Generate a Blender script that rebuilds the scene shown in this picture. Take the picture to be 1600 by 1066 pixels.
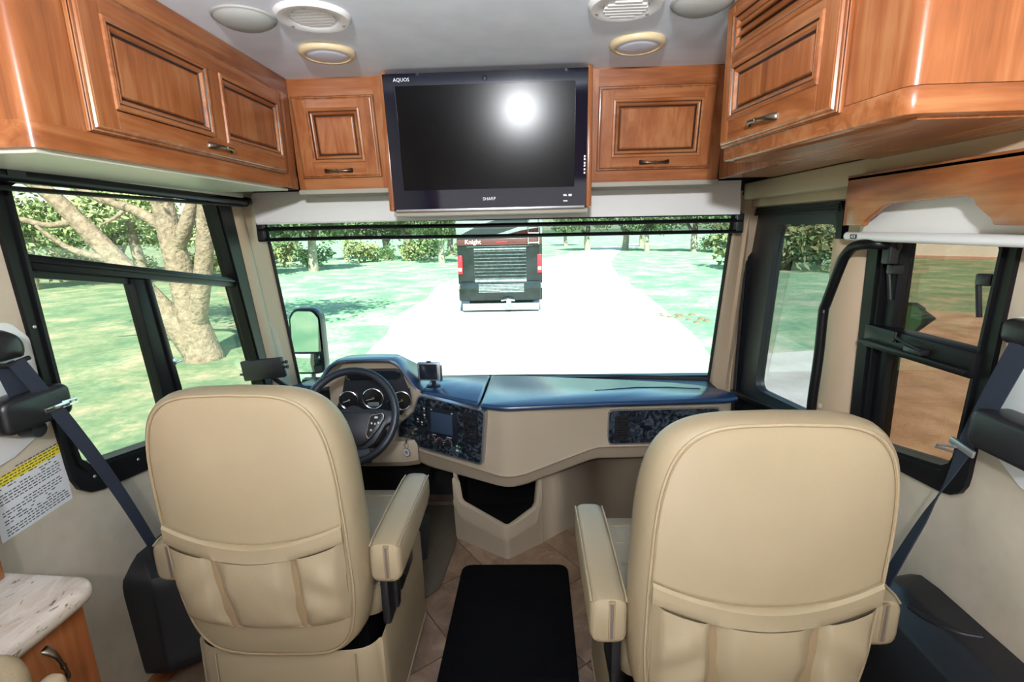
import bpy, bmesh, math, random
from mathutils import Vector, Matrix
from math import sin, cos, pi, radians, sqrt
random.seed(7)
for o in list(bpy.data.objects): bpy.data.objects.remove(o)
SC = bpy.context.scene
COL = SC.collection

# ------------------------------------------------------------------ camera
def setup_camera():
    p, y, r = radians(12.7), radians(2.25), radians(1.3)
    f = Vector((-sin(y)*cos(p), cos(y)*cos(p), -sin(p)))
    rt = Vector((cos(y), sin(y), 0)); d = f.cross(rt)
    a = rt*cos(r) + d*sin(r); b = -rt*sin(r) + d*cos(r)
    cam = bpy.data.cameras.new('camera'); o = bpy.data.objects.new('camera', cam); COL.objects.link(o)
    m = Matrix((a, -b, -f)).transposed().to_4x4(); m.translation = (0, 0, 1.5)
    o.matrix_world = m
    cam.sensor_width = 36; cam.lens = 785/1600*36; cam.clip_start = .02; cam.clip_end = 400
    SC.camera = o
setup_camera()
# ------------------------------------------------------------------ world, sun, flash
W = bpy.data.worlds.new('sky'); SC.world = W; W.use_nodes = True
nt = W.node_tree; nt.nodes.clear()
sky = nt.nodes.new('ShaderNodeTexSky'); sky.sky_type = 'NISHITA'; sky.sun_disc = False
sky.sun_elevation = radians(48); sky.sun_rotation = radians(173); sky.dust_density = .6; sky.air_density = 1.0; sky.ozone_density = 1.6
bg = nt.nodes.new('ShaderNodeBackground'); bg.inputs[1].default_value = 0.45
out = nt.nodes.new('ShaderNodeOutputWorld'); nt.links.new(sky.outputs[0], bg.inputs[0]); nt.links.new(bg.outputs[0], out.inputs[0])
def light(name, typ, loc, target, power, **k):
    l = bpy.data.lights.new(name, typ); l.energy = power
    for a, b in k.items(): setattr(l, a, b)
    o = bpy.data.objects.new(name, l); COL.objects.link(o); o.location = loc
    o.rotation_euler = (Vector(target)-Vector(loc)).to_track_quat('-Z', 'Y').to_euler(); return o
SUN = light('sun', 'SUN', (3.5, -30, 30), (0, 0, 0), 16.5, angle=radians(.6), color=(1, .96, .88))
FLASH = light('bounced_flash', 'AREA', (-.06, -.55, 1.90), (-.06, -.38, 2.07), 84, shape='DISK', size=.12, color=(.95, .975, 1))
FILL = light('rear_fill', 'AREA', (-.1, -2.3, .75), (-.1, 2, 1.1), 8, shape='RECTANGLE', size=2.0, size_y=.7, color=(.94, .975, 1))  # added fill lamp behind the camera, no window modelled there
FLOOR_FILL = light('floor_fill', 'AREA', (-.1, -.75, .22), (-.1, -.75, 2.0), 36, shape='RECTANGLE', size=1.3, size_y=1.0, color=(.93, .97, 1))  # unseen lamp facing up, added to brighten the ceiling
SC.view_settings.view_transform = 'Standard'; SC.view_settings.look = 'None'
SC.view_settings.exposure = 0.0; SC.view_settings.gamma = 1.0; SC.view_settings.use_curve_mapping = False

# ------------------------------------------------------------------ materials
M = {}
def nodes(name):
    m = bpy.data.materials.new(name); m.use_nodes = True; n = m.node_tree
    return m, n, n.nodes['Principled BSDF']
def setp(b, col=None, rough=None, metal=None, spec=None):
    if col is not None: b.inputs['Base Color'].default_value = (*col, 1)
    if rough is not None: b.inputs['Roughness'].default_value = rough
    if metal is not None: b.inputs['Metallic'].default_value = metal
    if spec is not None: b.inputs['Specular IOR Level'].default_value = spec
def coords(n, scale=(1, 1, 1), rand=True):
    tc = n.nodes.new('ShaderNodeTexCoord'); mp = n.nodes.new('ShaderNodeMapping'); mp.inputs['Scale'].default_value = scale
    if rand:
        oi = n.nodes.new('ShaderNodeObjectInfo'); ma = n.nodes.new('ShaderNodeVectorMath'); ma.operation = 'SCALE'
        cb = n.nodes.new('ShaderNodeCombineXYZ')
        for i in range(3): n.links.new(oi.outputs['Random'], cb.inputs[i])
        n.links.new(cb.outputs[0], ma.inputs[0]); ma.inputs['Scale'].default_value = 37.0
        ad = n.nodes.new('ShaderNodeVectorMath'); n.links.new(tc.outputs['Object'], ad.inputs[0]); n.links.new(ma.outputs[0], ad.inputs[1])
        n.links.new(ad.outputs[0], mp.inputs['Vector'])
    else: n.links.new(tc.outputs['Object'], mp.inputs['Vector'])
    return mp
def noise(n, mp, scale, detail=3, rough=.55, dist=0):
    t = n.nodes.new('ShaderNodeTexNoise'); t.inputs['Scale'].default_value = scale; t.inputs['Detail'].default_value = detail
    t.inputs['Roughness'].default_value = rough; t.inputs['Distortion'].default_value = dist
    n.links.new(mp.outputs[0], t.inputs['Vector']); return t
def ramp(n, fac, stops):
    r = n.nodes.new('ShaderNodeValToRGB'); e = r.color_ramp.elements
    while len(e) < len(stops): e.new(.5)
    for i, (p, c) in enumerate(stops): e[i].position = p; e[i].color = (*c, 1)
    n.links.new(fac, r.inputs[0]); return r
def bump(n, b, h, strength, dist=.001):
    u = n.nodes.new('ShaderNodeBump'); u.inputs['Strength'].default_value = strength; u.inputs['Distance'].default_value = dist
    n.links.new(h, u.inputs['Height']); n.links.new(u.outputs[0], b.inputs['Normal'])
def plain(name, col, rough=.5, metal=0, spec=.5, var=0, vscale=6, bscale=0, bstr=.2, bdist=.001):
    m, n, b = nodes(name); setp(b, col, rough, metal, spec)
    if var:
        t = noise(n, coords(n), vscale, 4)
        r = ramp(n, t.outputs[0], [(.3, [c*(1-var) for c in col]), (.7, [min(1, c*(1+var)) for c in col])])
        n.links.new(r.outputs[0], b.inputs['Base Color'])
    if bscale: bump(n, b, noise(n, coords(n), bscale, 2).outputs[0], bstr, bdist)
    M[name] = m; return m
def wood(name, axis, k=1.0):
    m, n, b = nodes(name); setp(b, rough=.27, spec=.4)
    s = [14, 14, 14]; s[axis] = 1.1
    t = noise(n, coords(n, s), 1.6, 6, .6, .9)
    s2 = [90, 90, 90]; s2[axis] = 3
    t2 = noise(n, coords(n, s2), 1.0, 2)
    t3 = noise(n, coords(n), 5, 2)
    mx = n.nodes.new('ShaderNodeMath'); mx.operation = 'MULTIPLY_ADD'; n.links.new(t2.outputs[0], mx.inputs[0]); mx.inputs[1].default_value = .16; n.links.new(t.outputs[0], mx.inputs[2])
    my = n.nodes.new('ShaderNodeMath'); my.operation = 'MULTIPLY_ADD'; n.links.new(t3.outputs[0], my.inputs[0]); my.inputs[1].default_value = .55; n.links.new(mx.outputs[0], my.inputs[2])
    c = lambda *v: tuple(x*k for x in v)
    r = ramp(n, my.outputs[0], [(.52, c(.150, .044, .015)), (.84, c(.30, .098, .032)), (1.0, c(.37, .150, .058))])
    n.links.new(r.outputs[0], b.inputs['Base Color'])
    bump(n, b, t2.outputs[0], .06, .0006)
    M[name] = m
wood('wood_x', 0); wood('wood_y', 1); wood('wood_z', 2)
plain('glaze', (.035, .012, .006), .3)
plain('wood_edge', (.16, .05, .018), .3, var=.3, vscale=20)
plain('ceiling_cloth', (.80, .84, .92), .9, var=.05, vscale=9, bscale=260, bstr=.25)
plain('suede', (.53, .455, .35), .95, spec=.2, var=.13, vscale=7, bscale=300, bstr=.2)
plain('leather', (.335, .266, .166), .42, spec=.4, var=.04, vscale=5, bscale=420, bstr=.35, bdist=.0012)
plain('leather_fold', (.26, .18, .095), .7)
plain('seam_thread', (.30, .21, .11), .7)
plain('zipper', (.12, .10, .09), .5)
plain('dash_beige', (.42, .345, .25), .55, spec=.4, bscale=500, bstr=.1)
plain('pillar_beige', (.50, .38, .26), .6, spec=.3, bscale=400, bstr=.1)
plain('dash_pad', (.016, .048, .118), .26, spec=1.0, bscale=600, bstr=.12)
plain('cluster_black', (.012, .014, .022), .35)
plain('black_plastic', (.012, .012, .014), .38, bscale=300, bstr=.05)
plain('black_metal', (.006, .006, .007), .36, spec=.22)
plain('black_rubber', (.01, .01, .01), .7)
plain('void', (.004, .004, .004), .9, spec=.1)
plain('webbing', (.020, .025, .040), .75, spec=.3, bscale=500, bstr=.4)
plain('chrome', (.75, .76, .78), .15, 1)
plain('bronze', (.16, .13, .10), .35, 1)
plain('white_plastic', (.78, .78, .78), .4)
plain('cream_ring', (.72, .58, .36), .4)
plain('lens', (.72, .77, .90), .35)
plain('speaker_grey', (.36, .36, .34), .8, bscale=700, bstr=.5)
plain('blind_white', (.78, .77, .76), .85, spec=.2)
plain('taupe', (.35, .32, .26), .7)
plain('board_cream', (.66, .67, .55), .28)
plain('carpet_black', (.004, .004, .0045), 1, spec=.05, bscale=260, bstr=1, bdist=.004)
plain('carpet_olive', (.10, .082, .06), 1, spec=.05, var=.2, vscale=200, bscale=300, bstr=.8, bdist=.003)
plain('grout', (.12, .08, .05), .8)
plain('paper', (.74, .74, .76), .6)
plain('paper_yellow', (.80, .66, .04), .6)
plain('ink', (.03, .03, .03), .7)
plain('white_print', (.75, .77, .8), .5)
plain('red_print', (.55, .03, .02), .5)
plain('green_print', (.02, .35, .06), .5)
plain('gauge_face', (.012, .013, .018), .25)
plain('tv_black', (.004, .006, .016), .06, spec=.45)
plain('tv_screen', (.0012, .0012, .002), .20, spec=.15)
plain('screen_dark', (.012, .016, .024), .18)
plain('silver', (.45, .45, .47), .35, .8)
plain('mirror_glass', (.50, .52, .49), .05, 1)
plain('rv_black', (.012, .014, .016), .18, var=.4, vscale=3)
plain('rv_maroon', (.10, .028, .025), .25)
plain('rv_white', (.75, .76, .76), .25)
plain('rv_grey', (.10, .12, .12), .2)
plain('rv_dust', (.24, .25, .25), .8, var=.5, vscale=12)
plain('rv_slat', (.10, .11, .11), .5, var=.6, vscale=5)
plain('tail_red', (.75, .02, .03), .2)
plain('flap', (.55, .58, .58), .6, var=.2)
plain('bark', (.31, .26, .20), .9, spec=.1, var=.35, vscale=9, bscale=14, bstr=.9, bdist=.05)
plain('soil', (.20, .14, .09), 1, spec=.05)
plain('leaf', (.40, .50, .25), .6, spec=.2, var=.35, vscale=1.2)
plain('leaf_dark', (.26, .35, .17), .6, spec=.2, var=.4, vscale=.8)
plain('brush', (.22, .22, .10), .8, spec=.1, var=.4, vscale=2)
plain('awning', (.92, .91, .89), .6)
plain('awning_pink', (.70, .42, .36), .6)
def tile_mat():
    m, n, b = nodes('stone_tile'); setp(b, rough=.32)
    t = noise(n, coords(n), 7, 6, .65, .8)
    r = ramp(n, t.outputs[0], [(.3, (.13, .078, .048)), (.5, (.24, .155, .098)), (.68, (.36, .25, .165)), (.8, (.19, .115, .07))])
    n.links.new(r.outputs[0], b.inputs['Base Color']); M['stone_tile'] = m
tile_mat()
def granite():
    m, n, b = nodes('granite'); setp(b, rough=.16)
    mp = coords(n, (1, .35, 1)); t = noise(n, mp, 22, 5, .6, .6); t2 = noise(n, coords(n, (1, .4, 1)), 75, 3, .6, .5)
    r = ramp(n, t.outputs[0], [(.35, (.50, .42, .34)), (.55, (.66, .60, .53)), (.7, (.58, .50, .42))])
    r2 = ramp(n, t2.outputs[0], [(.30, (.16, .12, .10)), (.38, (1, 1, 1))])
    mx = n.nodes.new('ShaderNodeMixRGB'); mx.blend_type = 'MULTIPLY'; mx.inputs[0].default_value = .9
    n.links.new(r.outputs[0], mx.inputs[1]); n.links.new(r2.outputs[0], mx.inputs[2]); n.links.new(mx.outputs[0], b.inputs['Base Color']); M['granite'] = m
granite()
def marble():
    m, n, b = nodes('dark_marble'); setp(b, rough=.14, spec=.6)
    t = noise(n, coords(n), 26, 6, .7, 1.6)
    r = ramp(n, t.outputs[0], [(.38, (.006, .008, .012)), (.52, (.018, .024, .034)), (.60, (.085, .105, .13)), (.66, (.02, .027, .037))])
    n.links.new(r.outputs[0], b.inputs['Base Color']); M['dark_marble'] = m
marble()
def glass(name, tint, refl=1.0):
    m = bpy.data.materials.new(name); m.use_nodes = True; n = m.node_tree; n.nodes.clear()
    tr = n.nodes.new('ShaderNodeBsdfTransparent'); tr.inputs[0].default_value = (*tint, 1)
    gl = n.nodes.new('ShaderNodeBsdfGlossy'); gl.inputs['Roughness'].default_value = .0; gl.inputs['Color'].default_value = (refl, refl, refl, 1)
    lw = n.nodes.new('ShaderNodeLayerWeight'); lw.inputs[0].default_value = .5
    pw = n.nodes.new('ShaderNodeMath'); pw.operation = 'POWER'; pw.inputs[1].default_value = 5; n.links.new(lw.outputs['Facing'], pw.inputs[0])
    fr = n.nodes.new('ShaderNodeMath'); fr.operation = 'MULTIPLY_ADD'; fr.inputs[1].default_value = .6; fr.inputs[2].default_value = .03; n.links.new(pw.outputs[0], fr.inputs[0])
    mx = n.nodes.new('ShaderNodeMixShader'); o = n.nodes.new('ShaderNodeOutputMaterial')
    n.links.new(fr.outputs[0], mx.inputs[0]); n.links.new(tr.outputs[0], mx.inputs[1]); n.links.new(gl.outputs[0], mx.inputs[2]); n.links.new(mx.outputs[0], o.inputs[0])
    M[name] = m
glass('glass_shield', (.70, .95, .86)); glass('glass_side', (.72, .72, .66)); glass('glass_bronze', (.46, .40, .34)); glass('glass_door', (.50, .53, .53))
def mesh_shade():
    m = bpy.data.materials.new('mesh_shade'); m.use_nodes = True; n = m.node_tree; n.nodes.clear()
    tr = n.nodes.new('ShaderNodeBsdfTransparent'); tr.inputs[0].default_value = (.9, .9, .9, 1)
    df = n.nodes.new('ShaderNodeBsdfDiffuse'); df.inputs[0].default_value = (.01, .01, .012, 1)
    mx = n.nodes.new('ShaderNodeMixShader'); mx.inputs[0].default_value = .70; o = n.nodes.new('ShaderNodeOutputMaterial')
    n.links.new(tr.outputs[0], mx.inputs[1]); n.links.new(df.outputs[0], mx.inputs[2]); n.links.new(mx.outputs[0], o.inputs[0]); M['mesh_shade'] = m
mesh_shade()
def ground_mat(name, stops, scale, rough=.95, s2=40, k2=.5):
    m, n, b = nodes(name); setp(b, rough=rough, spec=.1)
    mp = coords(n, rand=False); t = noise(n, mp, scale, 5, .6); t2 = noise(n, mp, s2, 3, .6)
    mx = n.nodes.new('ShaderNodeMath'); mx.operation = 'MULTIPLY_ADD'; n.links.new(t2.outputs[0], mx.inputs[0]); mx.inputs[1].default_value = k2; n.links.new(t.outputs[0], mx.inputs[2])
    r = ramp(n, mx.outputs[0], stops); n.links.new(r.outputs[0], b.inputs['Base Color']); M[name] = m
ground_mat('grass', [(.55, (.13, .24, .15)), (.70, (.20, .31, .18)), (.84, (.32, .38, .24)), (.95, (.52, .44, .32))], .75, s2=7)
ground_mat('gravel', [(.5, (.46, .42, .36)), (.8, (.60, .57, .51)), (1.0, (.68, .66, .62))], 1.2, s2=60)
ground_mat('dirt', [(.5, (.26, .18, .11)), (.75, (.40, .29, .19)), (1.0, (.52, .42, .31))], 1.5, s2=40)

# ------------------------------------------------------------------ geometry helpers
class G:
    def __init__(s): s.v = []; s.f = []; s.m = []
    def add(s, v, f, mi=0):
        k = len(s.v); s.v += [Vector(p) for p in v]; s.f += [tuple(i+k for i in q) for q in f]; s.m += [mi]*len(f); return s
    def __add__(s, o):
        r = G(); r.v = s.v+[]; r.f = s.f+[]; r.m = s.m+[]
        k = len(r.v); r.v += o.v; r.f += [tuple(i+k for i in q) for q in o.f]; r.m += o.m; return r
    def map(s, O, U, V, N):
        O, U, V, N = map(Vector, (O, U, V, N)); s.v = [O+U*p[0]+V*p[1]+N*p[2] for p in s.v]; return s
    def xf(s, m): s.v = [m @ p for p in s.v]; return s
    def mi(s, i): s.m = [i]*len(s.f); return s
    def mesh(s, name, mats, smooth=None):
        me = bpy.data.meshes.new(name); bm = bmesh.new()
        vs = [bm.verts.new(p) for p in s.v]
        for q, i in zip(s.f, s.m):
            try: fc = bm.faces.new([vs[j] for j in q]); fc.material_index = i
            except ValueError: pass
        bmesh.ops.remove_doubles(bm, verts=bm.verts, dist=1e-5)
        bmesh.ops.recalc_face_normals(bm, faces=bm.faces)
        if smooth is not None:
            a = radians(smooth)
            for fc in bm.faces: fc.smooth = True
            for e in bm.edges:
                if len(e.link_faces) == 2 and e.calc_face_angle(0) > a: e.smooth = False
        bm.to_mesh(me); bm.free()
        for m in (mats if isinstance(mats, (list, tuple)) else [mats]): me.materials.append(M[m])
        return me
def box(x0, x1, y0, y1, z0, z1, bev=0, seg=2):
    bm = bmesh.new(); bmesh.ops.create_cube(bm, size=1)
    for v in bm.verts: v.co = Vector(((x0+x1)/2+v.co.x*(x1-x0), (y0+y1)/2+v.co.y*(y1-y0), (z0+z1)/2+v.co.z*(z1-z0)))
    if bev: bmesh.ops.bevel(bm, geom=bm.edges[:], offset=bev, segments=seg, affect='EDGES', profile=.5)
    return frombm(bm)
def frombm(bm):
    bm.verts.index_update(); g = G().add([v.co.copy() for v in bm.verts], [[v.index for v in f.verts] for f in bm.faces]); bm.free(); return g
def w3(pl, u, v, w): return {'x': (w, u, v), 'y': (u, w, v), 'z': (u, v, w)}[pl]
def prism(poly, pl, a, b, bev=0, seg=2):
    n = len(poly)
    g = G().add([w3(pl, u, v, a) for u, v in poly]+[w3(pl, u, v, b) for u, v in poly],
                [tuple(range(n)), tuple(range(n, 2*n))]+[(i, (i+1) % n, n+(i+1) % n, n+i) for i in range(n)])
    if bev:
        bm = bmesh.new(); vs = [bm.verts.new(p) for p in g.v]
        for q in g.f: bm.faces.new([vs[j] for j in q])
        bmesh.ops.recalc_face_normals(bm, faces=bm.faces)
        es = [e for e in bm.edges if e.calc_face_angle(0) > .6]
        bmesh.ops.bevel(bm, geom=es, offset=bev, segments=seg, affect='EDGES', profile=.5); return frombm(bm)
    return g
def rpoly(pts, r, seg=5):
    out = []; n = len(pts); rs = r if isinstance(r, (list, tuple)) else [r]*n
    for i in range(n):
        p0, p, p1 = Vector(pts[i-1]), Vector(pts[i]), Vector(pts[(i+1) % n])
        if rs[i] <= 0: out.append(tuple(p)); continue
        a, b = (p0-p).normalized(), (p1-p).normalized(); ang = a.angle(b); t = min(rs[i]/math.tan(ang/2), (p0-p).length*.49, (p1-p).length*.49)
        A, Bq = p+a*t, p+b*t
        for k in range(seg+1):
            s = k/seg; out.append(tuple(A*(1-s)**2+p*2*s*(1-s)+Bq*s*s))
    return out
def resample(poly, n):
    P = [Vector(p) for p in poly]; L = [0]
    for i in range(len(P)): L.append(L[-1]+(P[(i+1) % len(P)]-P[i]).length)
    out = []
    for k in range(n):
        d = L[-1]*k/n; i = max(j for j in range(len(P)) if L[j] <= d+1e-9); s = (d-L[i])/max(1e-9, L[i+1]-L[i])
        out.append(tuple(P[i].lerp(P[(i+1) % len(P)], s)))
    return out
def frame(outer, inner, pl, a, b):
    n = len(outer); v = []
    for w in (a, b):
        v += [w3(pl, u, q, w) for u, q in outer]; v += [w3(pl, u, q, w) for u, q in inner]
    f = []
    for i in range(n):
        j = (i+1) % n
        f += [(i, j, n+j, n+i), (2*n+i, 2*n+j, 3*n+j, 3*n+i), (i, j, 2*n+j, 2*n+i), (n+i, n+j, 3*n+j, 3*n+i)]
    return G().add(v, f)
def loft(rings, closed=True, cap=True, loop=False):
    n = len(rings[0]); v = [p for r in rings for p in r]; f = []
    R = len(rings)
    for k in range(R if loop else R-1):
        a, b = k*n, ((k+1) % R)*n
        for i in range(n if closed else n-1): j = (i+1) % n; f.append((a+i, a+j, b+j, b+i))
    if cap and not loop: f += [tuple(range(n)), tuple(range((R-1)*n, R*n))]
    return G().add(v, f)
def catmull(pts, k=6):
    P = [Vector(p) for p in pts]; out = []
    for i in range(len(P)-1):
        p0, p1, p2, p3 = P[max(i-1, 0)], P[i], P[i+1], P[min(i+2, len(P)-1)]
        for s in range(k):
            t = s/k; out.append(.5*((2*p1)+(-p0+p2)*t+(2*p0-5*p1+4*p2-p3)*t*t+(-p0+3*p1-3*p2+p3)*t**3))
    return out+[P[-1]]
def tube(pts, r, n=10, closed=False, flat=1.0):
    P = [Vector(p) for p in pts]; N = len(P); rs = r if isinstance(r, (list, tuple)) else [r]*N
    rings = []; up = None
    for i in range(N):
        t = ((P[(i+1) % N]-P[i-1]) if closed else (P[min(i+1, N-1)]-P[max(i-1, 0)])).normalized()
        if up is None: up = t.orthogonal().normalized()
        up = (up-t*up.dot(t)).normalized(); bi = t.cross(up)
        rings.append([P[i]+(up*cos(2*pi*k/n)+bi*sin(2*pi*k/n)*flat)*rs[i] for k in range(n)])
    return loft(rings, True, not closed, closed)
def lathe(prof, c, ax=(0, 0, 1), n=32):
    A = Vector(ax).normalized(); U = A.orthogonal().normalized(); V = A.cross(U); c = Vector(c)
    rings = [[c+A*h+(U*cos(2*pi*k/n)+V*sin(2*pi*k/n))*max(r, 1e-4) for k in range(n)] for r, h in prof]
    return loft(rings)
def ribbon(pts, wd, th=.0015):
    rings = []
    for p, w in zip(pts, wd):
        p, w = Vector(p), Vector(w); rings.append((p, w))
    R = []
    for i, (p, w) in enumerate(rings):
        t = rings[min(i+1, len(rings)-1)][0]-rings[max(i-1, 0)][0]; nn = t.cross(w).normalized()*th
        R.append([p-w/2-nn, p+w/2-nn, p+w/2+nn, p-w/2+nn])
    return loft(R)
def obj(name, g, mats, parent=None, smooth=35):
    """one mesh object; geometry is given in the parent's space"""
    me = g.mesh(name, mats, smooth) if isinstance(g, G) else g
    o = bpy.data.objects.new(name, me); COL.objects.link(o)
    if parent is not None: o.parent = parent
    return o
ORG = {}
def thing(name, label, cat, loc=(0, 0, 0), group=None, rz=0):
    o = bpy.data.objects.new(name, None); COL.objects.link(o); o.location = loc; o.rotation_euler.z = rz; o.empty_display_size = .05
    o['label'] = label; o['category'] = cat
    if group: o['group'] = group
    ORG[o.name] = Vector(loc); return o
def wp(name, g, mats, root, parent=None, smooth=35):
    """part whose geometry is written in world metres; root = the thing's Empty"""
    L = ORG[root.name]; g.v = [p-L for p in g.v]
    return obj(name, g, mats, parent or root, smooth)
def tag(o, label, cat, group=None):
    o['label'] = label; o['category'] = cat
    if group: o['group'] = group
    return o
def struct(name, g, mats, smooth=35):
    o = obj(name, g, mats, None, smooth); o['kind'] = 'structure'; ORG[o.name] = Vector((0, 0, 0)); return o
def copy_tree(o, parent=None):
    c = o.copy(); COL.objects.link(c); c.parent = parent
    for ch in list(o.children): copy_tree(ch, c)
    return c
def text(s, size, O, U, V, mat, depth=.0004, align='CENTER'):
    cu = bpy.data.curves.new('t', 'FONT'); cu.body = s; cu.size = size; cu.extrude = depth; cu.align_x = align; cu.align_y = 'CENTER'; cu.resolution_u = 2
    t = bpy.data.objects.new('t', cu); COL.objects.link(t); dg = bpy.context.evaluated_depsgraph_get(); dg.update()
    me = t.evaluated_get(dg).to_mesh(); g = G().add([v.co.copy() for v in me.vertices], [tuple(p.vertices) for p in me.polygons])
    t.evaluated_get(dg).to_mesh_clear(); bpy.data.objects.remove(t); bpy.data.curves.remove(cu)
    U, V = Vector(U).normalized(), Vector(V).normalized(); return g.map(O, U, V, U.cross(V))
def arc(cx, cy, r, a0, a1, n): return [(cx+r*cos(radians(a0+(a1-a0)*i/n)), cy+r*sin(radians(a0+(a1-a0)*i/n))) for i in range(n+1)]

XL, XR, CE = -1.28, 1.06, 2.07      # side walls and ceiling
# ------------------------------------------------------------------ the setting
def build_shell():
    fl = struct('floor', box(XL, XR, -2.5, 2.7, -.06, -.006), 'grout')
    # diagonal stone tiles, clipped to the cockpit floor
    def clip(poly, ax, v, sgn):
        o = []
        for i in range(len(poly)):
            a, b = poly[i], poly[(i+1) % len(poly)]; da, db = (a[ax]-v)*sgn, (b[ax]-v)*sgn
            if da >= 0: o.append(a)
            if da*db < 0: t = da/(da-db); o.append((a[0]+(b[0]-a[0])*t, a[1]+(b[1]-a[1])*t))
        return o
    s = .335
    for i in range(-8, 9):
        for j in range(-8, 9):
            a = radians(38); g0 = .0025
            q = [((i+du)*s, (j+dv)*s) for du, dv in ((g0/s, g0/s), (1-g0/s, g0/s), (1-g0/s, 1-g0/s), (g0/s, 1-g0/s))]
            q = [(-.50+u*cos(a)-v*sin(a), 1.80+u*sin(a)+v*cos(a)) for u, v in q]
            for ax, v, sg in ((0, XL, 1), (0, XR, -1), (1, .7, 1), (1, 2.55, -1)):
                if len(q) > 2: q = clip(q, ax, v, sg)
            if len(q) > 2: obj('floor_tile', prism(q, 'z', -.006, 0), 'stone_tile', fl)
    struct('ceiling', box(XL-.05, XR+.05, -2.5, 2.5, CE, CE+.06), 'ceiling_cloth')
    a, b = XL-.05, XL
    g = G()
    for poly in ([(-2.5, 0), (1.22, 0), (1.22, 2.1), (-2.5, 2.1)], [(1.22, 1.65), (2.16, 1.65), (2.2, 2.1), (1.22, 2.1)],
                 [(1.22, 0), (2.6, 0), (2.6, .58), (2.29, .645), (1.52, .795), (1.30, .84), (1.22, .86)], [(2.29, .645), (2.58, .585), (2.40, 1.60), (2.40, 2.1), (2.2, 2.1), (2.09, 1.65)]):
        g = g+prism(poly, 'x', a, b)
    struct('wall_left', g, 'suede')
    a, b = XR, XR+.05; g = G()
    for poly in ([(-2.5, 0), (1.16, 0), (1.16, 2.1), (-2.5, 2.1)], [(1.16, 1.455), (1.75, 1.455), (1.75, 2.1), (1.16, 2.1)],
                 [(1.16, 0), (1.60, 0), (1.60, .80), (1.16, .875)], [(1.60, 0), (1.75, 0), (1.75, 1.455), (1.60, 1.455)],
                 [(1.75, 1.565), (2.54, 1.565), (2.54, 2.1), (1.75, 2.1)], [(2.54, 0), (2.62, 0), (2.60, 2.1), (2.54, 2.1)], [(1.75, 0), (2.54, 0), (2.54, .2), (1.75, .2)]):
        g = g+prism(poly, 'x', a, b)
    struct('wall_right', g, 'suede')
    struct('wall_back', box(XL, XR, -2.55, -2.5, 0, CE), 'wood_z')
    struct('wall_front', box(XL, XR, 2.64, 2.69, -.05, .70)+box(XL, XR, 2.385, 2.43, 1.62, CE+.05), 'black_plastic')
    # wood skirting and trims
    struct('baseboard_left', box(XL, XL+.012, -.2, 1.9, 0, .07, .003), 'wood_y')
    def pillar(name, top, mid, bot, mat):
        Rr = []
        n = 12
        for k in range(n+1):
            s = k/n; z = 1.64+(.70-1.64)*s
            Rr.append([Vector((*(Vector(p).lerp(Vector(q), s)), z)) for p, q in zip(top, bot)])
        Rr.append([Vector((p.x, p.y, .40)) for p in Rr[-1]])
        return struct(name, loft(Rr, True, True), mat, 50)
    tl = [(-1.34, 2.13), (-1.279, 2.15), (-1.262, 2.175), (-1.257, 2.21), (-1.262, 2.235), (-1.278, 2.25), (-1.270, 2.32), (-1.258, 2.35), (-1.256, 2.385), (-1.32, 2.39)]
    bl = [(-1.34, 2.27), (-1.279, 2.31), (-1.262, 2.335), (-1.258, 2.38), (-1.262, 2.41), (-1.282, 2.425), (-1.285, 2.50), (-1.278, 2.54), (-1.274, 2.595), (-1.33, 2.58)]
    pillar('trim_1', tl, None, bl, 'pillar_beige')
    tr = [(1.12, 2.50), (1.059, 2.50), (1.042, 2.47), (1.035, 2.44), (1.018, 2.42), (1.005, 2.43), (.975, 2.395), (.945, 2.37), (.934, 2.385), (1.15, 2.45)]
    br = [(1.12, 2.58), (1.058, 2.565), (1.040, 2.55), (1.02, 2.535), (1.005, 2.53), (.995, 2.545), (.975, 2.55), (.948, 2.56), (.939, 2.60), (1.15, 2.66)]
    pillar('trim_2', tr, None, br, 'pillar_beige')
    # moulded post between entry door and side window, with its recessed grip
    g = loft([[(1.06, 1.775, z), (1.025, 1.765, z), (1.012, 1.745, z), (1.012, 1.69+w, z), (1.03, 1.66+w, z), (1.04, 1.635, z), (1.06, 1.622, z)] for z, w in ((.55, .01), (.80, .01), (.90, .01), (.95, -.005), (1.28, -.005), (1.34, .012), (1.44, .012))])
    t3 = struct('trim_3', g, 'pillar_beige', 50)
    obj('screw_cap', lathe([(0, .010), (.008, .009), (.011, .004), (.012, 0)], (1.012, 1.71, .865), (-1, 0, 0), 14), 'pillar_beige', t3)
    struct('trim_4', box(.965, XR, 1.0, 2.45, 1.60, 1.672, .008)+box(1.02, XR, 1.6, 2.45, 1.568, 1.605, .006), 'pillar_beige')
    struct('trim_5', box(XL, XL+.055, .0, 2.2, 1.648, 1.672, .004), 'board_cream')
build_shell()

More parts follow.
